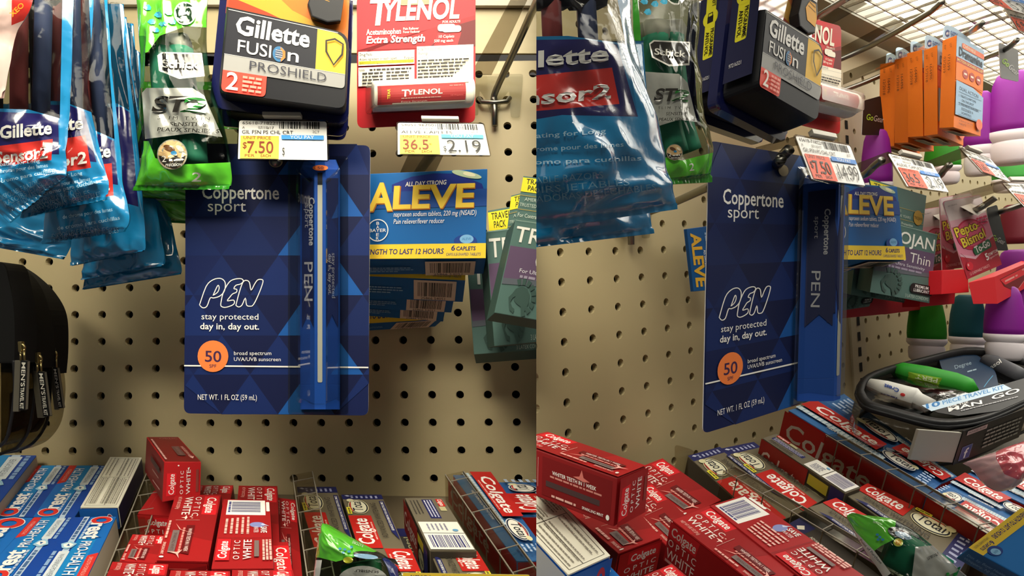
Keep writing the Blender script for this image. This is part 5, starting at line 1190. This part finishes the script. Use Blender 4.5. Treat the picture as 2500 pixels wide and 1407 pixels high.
for lab, q, s_, bk_, tq, lot in (('orange chewable tablet box foremost in the row, its blue and orange face showing', [(2335.5, 86), (2402, 124), (2394, 333), (2328, 311)], .165, (2293, 313), [(2303, 93), (2306, 60), (2330, 66), (2369, 96), (2370, 112)], ('171599', '02/2019')),
                        ('orange chewable tablet box second from the front of the row', [(2288, 110), (2350, 142), (2352, 356), (2289, 328)], .135, (2256, 332), [(2259, 118), (2260, 84), (2282, 90), (2300, 104), (2302, 122)], L1),
                        ('orange chewable tablet box third from the front of the row', [(2251, 121), (2310, 150), (2318, 356), (2254, 333)], .108, (2217, 335), [(2224, 128), (2224, 99), (2246, 104), (2258, 116), (2260, 132)], L1),
                        ('orange chewable tablet box fourth from the front of the row', [(2216.5, 137), (2272, 164), (2280, 370), (2217, 348)], .084, (2184, 350), [(2188, 144), (2188, 114), (2208, 118), (2222, 130), (2224, 148)], L1),
                        ('orange chewable tablet box hindmost of the row, nearest the board', [(2186, 151), (2240, 176), (2246, 380), (2183, 357)], .060, (2145, 357), [(2163, 158), (2165, 129), (2180, 130), (2192, 144), (2194, 160)], L1)):
    SIDE = 'R'; dram(lab, q, s_, bk_, .021, tq, lot)

# ---- squeeze bottles on cards
def bottle(lab, x, y0, y1, w, s, col, cardq=None, cardc=0x2c2c2e, txt=None, cap=True, lean=0, grp='silicone travel bottles in the right bay', cs=None):
    global SIDE; o_s = SIDE; SIDE = 'R'
    t = Thing('travel_bottle', lab, 'travel bottle', grp); P = bpl(s); n = P.n
    def ringat(y, wd, k=.5, dx=0):
        c0 = P.at((x+dx+lean*(y-y0)/(y1-y0), y)); e = c0.y*(w/2)/FPX*wd; ax = V((c0.y, -c0.x, 0)).normalized(); m2 = V((-c0.x, -c0.y, 0)).normalized()
        return [c0+ax*e*math.cos(a)+m2*e*k*.8*math.sin(a) for a in [2*math.pi*j/26 for j in range(26)]]
    H_ = y1-y0; b = t.part('body', 'soft coloured bottle body'); m_ = mt(col, .45)
    loft(b, [ringat(y0+H_*f, wd, .7) for f, wd in ((0, .45), (.03, .62), (.12, .78), (.3, .9), (.45, .96), (.56, .98), (.68, .95))], m_)
    if cap:
        c = t.part('collar', 'white collar'); wh = mt(0xe0d8dc, .45); loft(c, [ringat(y0+H_*f, wd, .7) for f, wd in ((.64, 1.0), (.70, 1.0), (.74, .9), (.76, .8))], wh)
        c = t.part('cap', 'rounded white flip cap'); loft(c, [ringat(y0+H_*f, wd, .75) for f, wd in ((.75, .80), (.78, .9), (.86, .92), (.95, .88), (.99, .76), (1.0, .6))], wh)
    if cardq:
        c = t.part('hang_card', 'printed hang card'); pc = bpl(cs if cs else s+.002); q = cardq; prism(c, [pc.at(z) for z in rp(q, 5)], -pc.n*.0006, K(cardc), K(0xb8b4b0), 0)
        i = Ink(c, pc); a, b2 = V(q[3]), V(q[2]); 
        if txt: 
            (gx, gy), (hx, hy), sz = txt; i.text('Go', (gx, gy), (gx+(hx-gx)*.4, gy+(hy-gy)*.4), sz, K(0x9ac43c), .03); i.text('Gear', (gx+(hx-gx)*.43, gy+(hy-gy)*.43), (hx, hy), sz, K(0xc8c8c8), .0)
    t.done()
PUR, TEA, GRE = 0x8a1f94, 0x14525e, 0x2a8a1c
bottle('purple travel bottle on a grey card at the top right edge', 2474, 176, 402, 104, .12, PUR, [(2438, 104), (2486, 122), (2487, 200), (2443, 190)], 0x6e6f70, ((2444, 150), (2482, 186), 12), cs=.15)
bottle('purple travel bottle on a black card between the caplet card and the orange boxes', 2140, 318, 520, 70, .05, PUR, [(2108, 246), (2150, 234), (2160, 330), (2104, 330)], 0x18181a, ((2114, 292), (2156, 300), 14), cs=.055)
bottle('purple travel bottle behind the foremost orange box', 2392, 225, 430, 70, .085, PUR)
bottle('green travel bottle in the gap under the orange boxes', 2300, 330, 452, 78, .06, GRE)
bottle('purple travel bottle right of the pink cards at the picture edge', 2482, 610, 860, 96, .10, PUR, [(2408, 508), (2434, 500), (2462, 612), (2424, 612)], 0x1c1e1e, ((2420, 584), (2450, 598), 12), cs=.105)
bottle('purple travel bottle with a white scalloped base under the red tablet box', 2452, 700, 880, 84, .12, PUR)
bottle('teal travel bottle in the shade under the pink cards', 2362, 720, 880, 78, .07, TEA)
bottle('green travel bottle in the shade under the latex boxes', 2262, 728, 882, 84, .055, GRE)
bottle('dark red travel bottle at the far right behind the price tags', 2478, 500, 640, 70, .04, 0x6a1426, cap=False)
bottle('green travel bottle at the far right below the purple one', 2470, 380, 470, 80, .06, 0x3c9a3c)

# ================================================================ right bay: cartons in the trays
SIDE = 'R'
def rtb(lab, q, lay, th, g, base, sidec, design, sides=()): tb('R', 'toothpaste_box', lab, q, lay, th, g, base, sidec, design, sides)
G = 'red toothpaste boxes in the right bay tray'
def ropt(lab, q, lay, th=.026, d=d_optic, sides=()): rtb(lab, q, lay, th, G, RED, RDK, d, sides)
ropt('red toothpaste box at the back of the right bay pile beside the grey ones', [(1617, 1120), (1760, 1222), (1668, 1266), (1520, 1158)], .030, .024)
ropt('red toothpaste box in the middle of the right bay pile, silver strip up', [(1590, 1180), (1715, 1300), (1640, 1345), (1500, 1212)], .034, .024)
ropt('red toothpaste box under the leaning one in the right bay, logo end facing out', [(1530, 1215), (1613, 1314), (1510, 1353), (1380, 1240)], .046, .026, d_optic, [(1, e_optic)])
ropt('red toothpaste box cut by the lower edge in the middle of the right bay pile', [(1640, 1378), (1760, 1480), (1640, 1560), (1530, 1425)], .06, .02)
def s_optic(i): i.rect(0, 0, 100, 30, K(0x8c1418)); i.poly([(0, 30), (36, 30), (34, 19), (0, 19)], K(0xb01a20)); i.text('Colgate', (3, 21), (33, 21), 6.5, K(0xc8b4b0), .02, .1); i.text('O P T I C', (2, 13), (36, 13), 5, K(0xc8b4b0)); i.text('WHITE', (2, 4), (36, 4), 7, K(0xc8b4b0)); i.greek((2, 1), (30, 1), 2, K(0xb0807c))
ropt('large red toothpaste box front up, its side lettering also showing, beside the barcode one', [(1732, 1236), (1945, 1402), (1860, 1442), (1642, 1272)], .066, .030, d_optic, [(2, lambda i: s_optic(i))])
def d_back2(i):
    d_back(i)
rtb('red toothpaste box lying barcode side up in the right bay', [(1822, 1208), (2110, 1408), (1990, 1440), (1733, 1236)], .067, .028, G, RED, RDK, d_back2)
# leaning box
t = Thing('toothpaste_box', 'large red toothpaste box leaning across the back of the right bay pile', 'toothpaste box', G); c = t.part('carton')
fpn = V((-.35, -1, .25)); fp = Pl(ray((1508, 1168))*.36, fpn)
fq = [(1253, 1077), (1508, 1168), (1498, 1287), (1253, 1190)]; pts = [fp.at(x) for x in fq]; vec = ray((1576, 1140))*(.36*1.085)-pts[1]
b = prism(c, pts, vec, K(0x8c161a), K(0x9a181c), .0007)
i = b.front().fr(fq, 100, 42); i.poly([(30, 4), (96, 4), (96, 38), (30, 38)], K(0x7a1014)); i.text('WHITER TEETH IN 1 WEEK', (40, 25), (82, 25), 3.2, WH, .02); i.greek((38, 22), (88, 22), 1.6, K(0xd08880)); i.rect(34, 13, 86, 18, K(0x4a3436)); i.text('SPARKLING MINT', (70, 5), (90, 5), 2.4, WH, .01); i.el((94, 6), 1.6, 2.4, WH); i.greek((40, 5), (64, 5), 2, K(0xe0b0a8)); i.poly([(60, 30), (66, 32), (68, 38), (70, 32), (76, 30), (70, 28.5)], K(0xd87870)); i.line([(26, 10), (26, 36)], .4, K(0xd8a8a0)); i.text('C', (20, 20), (24, 20), 5, WH)
tp = Ink(c, pl3(b.a[0], b.a[1], b.b[1])).fr([proj(b.b[0]), proj(b.b[1]), proj(b.a[1]), proj(b.a[0])], 100, 30); d_optic(tp)
e = Ink(c, pl3(b.a[1], b.a[2], b.b[2])).fr([proj(b.a[1]), proj(b.b[1]), proj(b.b[2]), proj(b.a[2])], 36, 60)
e.rect(0, 0, 36, 60, K(0xa01a1e)); e.poly([(3, 46), (13, 48), (12, 8), (1, 6)], K(0xd8202a)); e.text('Colgate', (10, 10), (11, 44), 6, WH, .02, .1); e.text('O P T I C', (18, 10), (19, 50), 3.6, WH); e.text('WHITE', (26, 12), (27, 52), 5, WH, .01); e.rect(31, 18, 34, 50, K(0x8a3a34))
t.done()
# cream backed box
rtb('toothpaste box with its cream drug facts side up at the seam of the two pictures', [(1270, 1119), (1490, 1358), (1387, 1405), (1150, 1150)], .075, .020, 'blue toothpaste boxes at the left of the right bay', 0xe8e4d8, 0x1a5cb4, d_facts, [(1, lambda i: (i.rect(0, 0, 100, 30, K(0x1d62b4)), i.ring((76, 10), 9, 12, 6, K(0xc83030)))), (2, lambda i: (i.rect(0, 0, 100, 30, K(0xd8dce4)), i.bars((10, 8), (60, 8), 18, K(0x2a3a6a), 9)))])
rtb('blue toothpaste box under the cream backed one at the lower edge', [(1490, 1385), (1600, 1500), (1400, 1560), (1310, 1440)], .06, .02, 'blue toothpaste boxes at the left of the right bay', cb, cs, d_crest)
G = 'grey and red toothpaste boxes in the right bay'
def rtot(lab, q, lay, th=.026, d=d_total, sides=()): tot(lab, q, lay, th, d, sides, 'R', G)
rtot('grey toothpaste box at the back left of the grey group in the right bay', [(1870, 1288), (1679, 1114), (1757, 1092), (1960, 1250)], .030, .028)
rtot('grey toothpaste box in the right bay, second from the red ones, oval logo upside down', [(1960, 1250), (1757, 1097), (1840, 1080), (2022, 1214)], .030, .028)
rtot('grey toothpaste box on its side with a barcode label, red logo side facing left', [(1896, 1060), (2101, 1192), (2064, 1206), (1862, 1071)], .046, .036, d_totback, [(2, e_col)])
rtot('grey and red toothpaste box in front, its logo cut by the green pouch tip', [(2041, 1218), (2290, 1360), (2225, 1420), (1975, 1240)], .040, .026)
rtot('grey and red toothpaste box reading toward the viewer, beside the painkiller box', [(2118, 1182), (2392, 1318), (2340, 1400), (2066, 1210)], .042, .028)
rtot('grey toothpaste box with a dark band at the lower edge of the right bay', [(1960, 1262), (2190, 1440), (2110, 1460), (1905, 1290)], .030, .02, lambda i: (i.rect(0, 0, 100, 30, K(0x3a3634)), i.rect(0, 6, 18, 28, K(0x23265c)), i.poly([(6, 16), (10, 22), (14, 18), (10, 13)], WH), i.text('ADVANCED STAIN REMOVAL* FOR A BEAUTIFUL SMILE', (24, 14), (96, 14), 3, WH, .01)))
G = 'blue and red toothpaste boxes in the right bay'
def rblu(lab, q, lay, sides=(), th=.028): blu(lab, q, lay, sides, 'R', G, th)
rblu('blue and red toothpaste box behind the sunscreen card, large faded logo on its flank', [(1990, 984), (2300, 1180), (2264, 1208), (1925, 1003)], .055, [(2, e_redside)], .036)
rblu('blue and red toothpaste box right beside that one, partly under the travel kit', [(2298, 1182), (1990, 984), (2060, 962), (2337, 1165)], .055)
rblu('blue toothpaste box in the front row under the price corner of the right bay', [(2440, 1322), (2262, 1210), (2308, 1189), (2476, 1270)], .055)
rblu('blue and red toothpaste box in the front row, second from the clear wall', [(2353, 1163), (2560, 1278), (2500, 1290), (2308, 1189)], .055)
rblu('blue and red toothpaste box at the right edge beneath the pink pouch', [(2420, 1130), (2640, 1250), (2580, 1270), (2353, 1163)], .055)
traywall('R', 'clear ribbed tray wall between the red and the grey boxes of the right bay', ((1765, 1150), (2230, 1430), .052), .04)
traywall('R', 'clear ribbed tray wall between the grey and the blue boxes of the right bay', ((2015, 1062), (2430, 1310), .062), .05)
SIDE = 'R'
t = Thing('tray_divider', 'clear rounded tray wall end standing at the board in the right bay', 'tray divider', 'clear tray dividers'); w = t.part('wall'); P = bpl(.02)
prism(w, [P.at(x) for x in rp([(1652, 1180), (1650, 1086), (1690, 1098), (1740, 1150), (1740, 1200)], 10)], -P.n*.0015, mt(0xf0ede6, .1, 0, 'clear'), bev=.0004); t.done()

# ---- travel kit
t = Thing('travel_kit', 'black zipped clear travel kit lying on the toothpaste boxes at the right', 'travel kit'); P = shelf('R', .100)
lid = [(2093, 956), (2112, 984), (2174, 1003), (2259, 1026), (2316, 1033), (2380, 1026), (2440, 1008), (2520, 972), (2610, 930), (2570, 890), (2480, 866), (2429, 853), (2358, 848), (2259, 871), (2159, 897), (2106, 922)]
lid = [tuple(a) for a in sm(lid+[lid[0]], 48)[:-1]]
cx_, cy_ = 2330, 942
ins = [(cx_+(x-cx_)*.93, cy_+(y-cy_)*.90-1) for x, y in lid]
rim = t.part('zip_rim', 'black zip rim'); m_ = mt(0x0d0d0f, .4)
A = [P.at(x) for x in lid]; B = [P.at(x) for x in ins]; N_ = len(A); dn = -P.n*.007
vs = A+B+[a+dn for a in A]+[b+dn for b in B]; fs = []
for i in range(N_):
    j = (i+1) % N_; fs += [(i, j, N_+j, N_+i), (2*N_+i, 2*N_+j, j, i), (N_+i, N_+j, 3*N_+j, 3*N_+i)]
rim.add(vs, fs, m_, True)
tube(rim, [a-P.n*.004 for a in A]+[A[0]-P.n*.004], .0018, mt(0x17171a, .35), 8)
bd = t.part('clear_body', 'clear vinyl sides'); cl = mt(0xcfcbc4, .12, 0, 'clear', .0014); TH = .046
loft(bd, [[a+dn for a in A], [a*.995-P.n*TH*.7+V((0, 0, 0)) for a in A], [a.lerp(P.at((cx_, cy_)), .10)-P.n*TH for a in A]], cl)
tube(bd, [a.lerp(P.at((cx_, cy_)), .06)-P.n*TH*.96 for a in A]+[A[0].lerp(P.at((cx_, cy_)), .06)-P.n*TH*.96], .0014, mt(0x2a2a2e, .25), 6)
ct = t.part('inner_tray', 'dark inner tray'); prism(ct, [P.off(-.014).at(x) for x in ins], -P.n*.012, mt(0x14161c, .5), mt(0x9a968c, .5), 0)
tu = t.part('toothpaste_tube', 'white tube lying under the lid'); C0 = [P.off(-.006).at(x) for x in ((2122, 938), (2160, 952), (2205, 968), (2232, 976), (2240, 979), (2272, 994))]
vs, fs = tube(tu, C0, [.006, .0095, .011, .0115, .0085, .008], mt(0xe4e2dc, .3), 18); sf = Surf(vs, fs); i = Ink(tu, sf); i.text('Crest', (2196, 950), (2160, 937), 9, mt(0x2a4c9c, .3), .05); i.el((2204, 964), 6, 4, mt(0xc83030, .3), .3); i.greek((2150, 962), (2190, 974), 3, mt(0x5a5a8c, .3))
gb = t.part('shampoo_bottle', 'green bottle lying under the lid'); C1 = [P.off(-.006).at(x) for x in ((2182, 905), (2200, 908), (2260, 922), (2330, 938), (2360, 948), (2372, 956))]
vs, fs = tube(gb, C1, [.006, .0105, .0125, .0125, .0115, .007], mt(0x2f9a2c, .25), 18); sf = Surf(vs, fs); i = Ink(gb, sf); i.poly([(2218, 908), (2300, 924), (2290, 944), (2215, 928)], mt(0x8ab82c, .3)); i.text('PERT', (2290, 926), (2236, 914), 10, mt(0xd8e4b8, .3), .04)
db = t.part('deodorant_stick', 'dark blue stick under the lid'); prism(db, [P.off(-.006).at(x) for x in rp([(2290, 868), (2380, 862), (2430, 905), (2440, 950), (2390, 958), (2300, 905)], 12)], -P.n*.008, mt(0x16324e, .3), bev=.001); i = Ink(db, P.off(-.006)); i.text('Degree', (2332, 902), (2372, 890), 9, mt(0x9ab0bc, .3)); i.greek((2362, 910), (2384, 904), 3, mt(0x9ab0bc, .3)); i.line([(2402, 946), (2412, 932), (2424, 918)], 1.4, mt(0x4aa0c8, .3))
ca = t.part('shaving_can', 'grey can under the lid'); vs, fs = tube(ca, [P.off(-.004).at(x) for x in ((2405, 880), (2425, 888), (2480, 915), (2500, 925))], [.008, .0105, .0105, .009], mt(0x55565c, .3), 16); i = Ink(ca, Surf(vs, fs)); i.text('asol', (2420, 902), (2446, 885), 10, WH, .03)
lb = t.part('lid_label', 'printed label strip across the lid'); PL_ = P.off(.0006)
prism(lb, [PL_.at(x) for x in [(2250, 991), (2274, 1006), (2362, 1026), (2540, 960), (2560, 925), (2469, 938)]][:0]+[PL_.at(x) for x in [(2250, 991), (2449, 939), (2530, 915), (2560, 950), (2440, 1003), (2340, 1016), (2290, 1008)]], -P.n*.0004, mt(0x101216, .3), bev=0)
i = Ink(lb, PL_); i.poly([(2250, 991), (2449, 939), (2470, 950), (2274, 1005)], mt(0xc8dcec, .3)); i.text('10', (2262, 999), (2296, 991), 11, mt(0x2a78b8, .3), .05); i.text('PIECE TRAVEL KIT', (2302, 989), (2452, 950), 9, mt(0x4a8cc4, .3), .03)
i.text('FOR THE', (2314, 998), (2364, 985), 4, WH, .02); i.text('MAN', (2316, 1007), (2398, 987), 9, WH, .04); i.text('GO', (2422, 978), (2490, 958), 10, WH, .03); i.greek((2346, 1006), (2490, 970), 2.4, mt(0xa8a8ac, .3))
sp = t.part('side_panel', 'black printed panel and white pack inside the clear side')
def bw(x, d): return None
def wallpt(px_, dz): a = P.at(px_); return a*.972-P.n*dz
fr0, fr1 = (2360, 1030), (2520, 974)
a, b_ = wallpt(fr0, .009), wallpt(fr1, .009); a2, b2 = wallpt(fr0, .042), wallpt(fr1, .042); prism(sp, [a, b_, b2, a2], V((0, .001, 0)), mt(0x15151a, .3), bev=0)
sq = pl3(a, b_, b2); i = Ink(sp, sq).fr([proj(a), proj(b_), proj(b2), proj(a2)], 100, 40)
i.rect(6, 3, 20, 19, mt(0x3a4c8c, .3)); i.line([(6, 3), (6, 19), (20, 19), (20, 3)], .6, mt(0x9aa4c8, .3), True); i.text('f', (11, 4.5), (16, 4.5), 11, WH, .04); i.rect(6, 33, 34, 38, mt(0xc8b0b0, .3)); i.text('PACKAGED IN USA', (7.5, 34.4), (32, 34.4), 2.4, mt(0x3a3030, .3), .01)
for k in range(5): i.greek((36, 28-k*5), (92, 28-k*5), 2.2, mt(0x9a9a94, .3), k)
a, b_ = wallpt((2252, 1021), .011), wallpt((2358, 1029), .011); a2, b2 = wallpt((2252, 1021), .040), wallpt((2358, 1029), .040); prism(sp, [a, b_, b2, a2], V((0, .004, 0)), mt(0xb8b4a8, .5), bev=.0005)
t.done()
# ---- pink pouch
t = Thing('snack_pouch', 'pale pink plastic pouch hanging over the boxes under the travel kit', 'pouch'); p = t.part('pouch_film'); P = Pl(ray((2420, 1150))*.30, V((-.2, -1, .6)))
PK = mt(0xe8b8bc, .2, 0, 'film', .0012)
sf = bag(p, [(2350, 1132, 2520, 1070), (2368, 1142, 2516, 1100), (2385, 1160, 2508, 1130), (2402, 1180, 2496, 1160), (2424, 1194, 2484, 1184), (2440, 1201, 2470, 1196)], 0, PK, [([(2430, 1060), (2600, 1060), (2600, 1140), (2486, 1172), (2452, 1158), (2432, 1120)], mt(0xe0606e, .2, 0, 'film', .0012))], .014, .003, 41, 30, 30, 0, pl=P); t.done()

# ---- green pouch tip and painkiller box in front
t = Thing('razor_pouch', 'green and clear razor pouch lying over the grey boxes at the lower right', 'razor pouch'); p = t.part('pouch_film'); P = Pl(ray((2180, 1340))*.27, V((-.15, -1, .8)))
rows = [(2066, 1262, 2072, 1258), (2094, 1315, 2150, 1268), (2122, 1360, 2200, 1284), (2150, 1400, 2258, 1324), (2180, 1450, 2325, 1380), (2230, 1520, 2400, 1440)]
z = [([(2040, 1230), (2190, 1250), (2182, 1318), (2150, 1334), (2134, 1346), (2130, 1380), (2060, 1300)], GRN), ([(2235, 1336), (2300, 1330), (2420, 1420), (2300, 1520), (2225, 1420)], GRY), ([(2066, 1262), (2090, 1300), (2135, 1346), (2175, 1400), (2150, 1420), (2100, 1350), (2060, 1270)], film(0xdcdcd4))]
sf = bag(p, rows, 0, FILM, z, .012, .0025, 22, 40, 40, 0, pl=P, backmat=mt(0x8a9a88, .2, 0, 'clear'))
i = Ink(p, sf); i.text('RAZORS', (2150, 1276), (2132, 1272), 5, film(0xd8e8d0), .02); i.el((2196, 1303), 30, 13, BLK, .35); i.el((2205, 1308), 22, 8, film(0xa8c4dc), .35); i.el((2193, 1325), 12, 10, film(0xc4d050)); i.el((2193, 1325), 8, 7, film(0xe0b040))
for x, y in ((2142, 1306), (2148, 1312), (2155, 1318), (2144, 1318)): i.el((x, y), 4, 3, film(0x3c9cd0))
i.text('SENSIBLES', (2290, 1348), (2262, 1362), 7, film(0x2c2a26), .02); i.text('2', (2345, 1385), (2310, 1402), 34, film(0x1f7a2c), .05)
i.text('Point of Purchase', (2098, 1320), (2150, 1378), 6, BLK, .02)
r = t.part('razors', 'teal green razors inside'); tube(r, [P.off(-.004).at(x) for x in ((2170, 1332), (2230, 1365), (2300, 1410))], .009, mt(0x1f8a6a, .3)); t.done()
t = Thing('painkiller_box', 'blue and yellow painkiller box lying upside down at the lower right corner', 'painkiller box'); c = t.part('carton'); P = Pl(ray((2430, 1330))*.25, V((-.35, -1, .75)))
q = [(2364, 1338), (2494, 1240), (2680, 1340), (2550, 1440)]; b = prism(c, [P.at(x) for x in q], -P.n*.018, K(0x1a78c8), K(0x0f5c9e), .0005)
i = b.front().fr([q[2], q[3], q[0], q[1]], 100, 72); i.poly([(0, 0), (100, 0), (100, 14), (0, 14)], K(YEL)); i.text('STRENGTH TO LAST 12 HOURS', (2, 4), (66, 4), 4.6, K(0x2a2a70), .035, .12); i.text('6', (72, 7), (76, 7), 4.6, K(0x2a2a70), .03, .1); i.text('CAPLETS', (77, 7), (93, 7), 3.2, K(0x2a2a70), .03, .1); i.text('CAPSULE-SHAPED TABLETS', (70, 2.4), (96, 2.4), 2.4, K(0x8a7a50), 0, .15)
i.el((84, 17), 9, 6, K(0x1a3f8e)); i.el((85, 18), 5.4, 4.2, K(0x8cc4ec)); i.text('ALEVE', (81.5, 17), (88.5, 17), 2.2, K(0x3f7fb8), .01)
j = Ink(c, pl3(b.a[0], b.a[3], b.b[3])).fr([proj(b.a[0]), proj(b.a[3]), proj(b.b[3]), proj(b.b[0])], 100, 30); j.text('Dist. by: Bayer HealthCare', (6, 18), (70, 18), 4.5, K(0x7aa8d4)); j.text('Whippany, NJ 07981', (6, 10), (58, 10), 4.5, K(0x7aa8d4)); t.done()
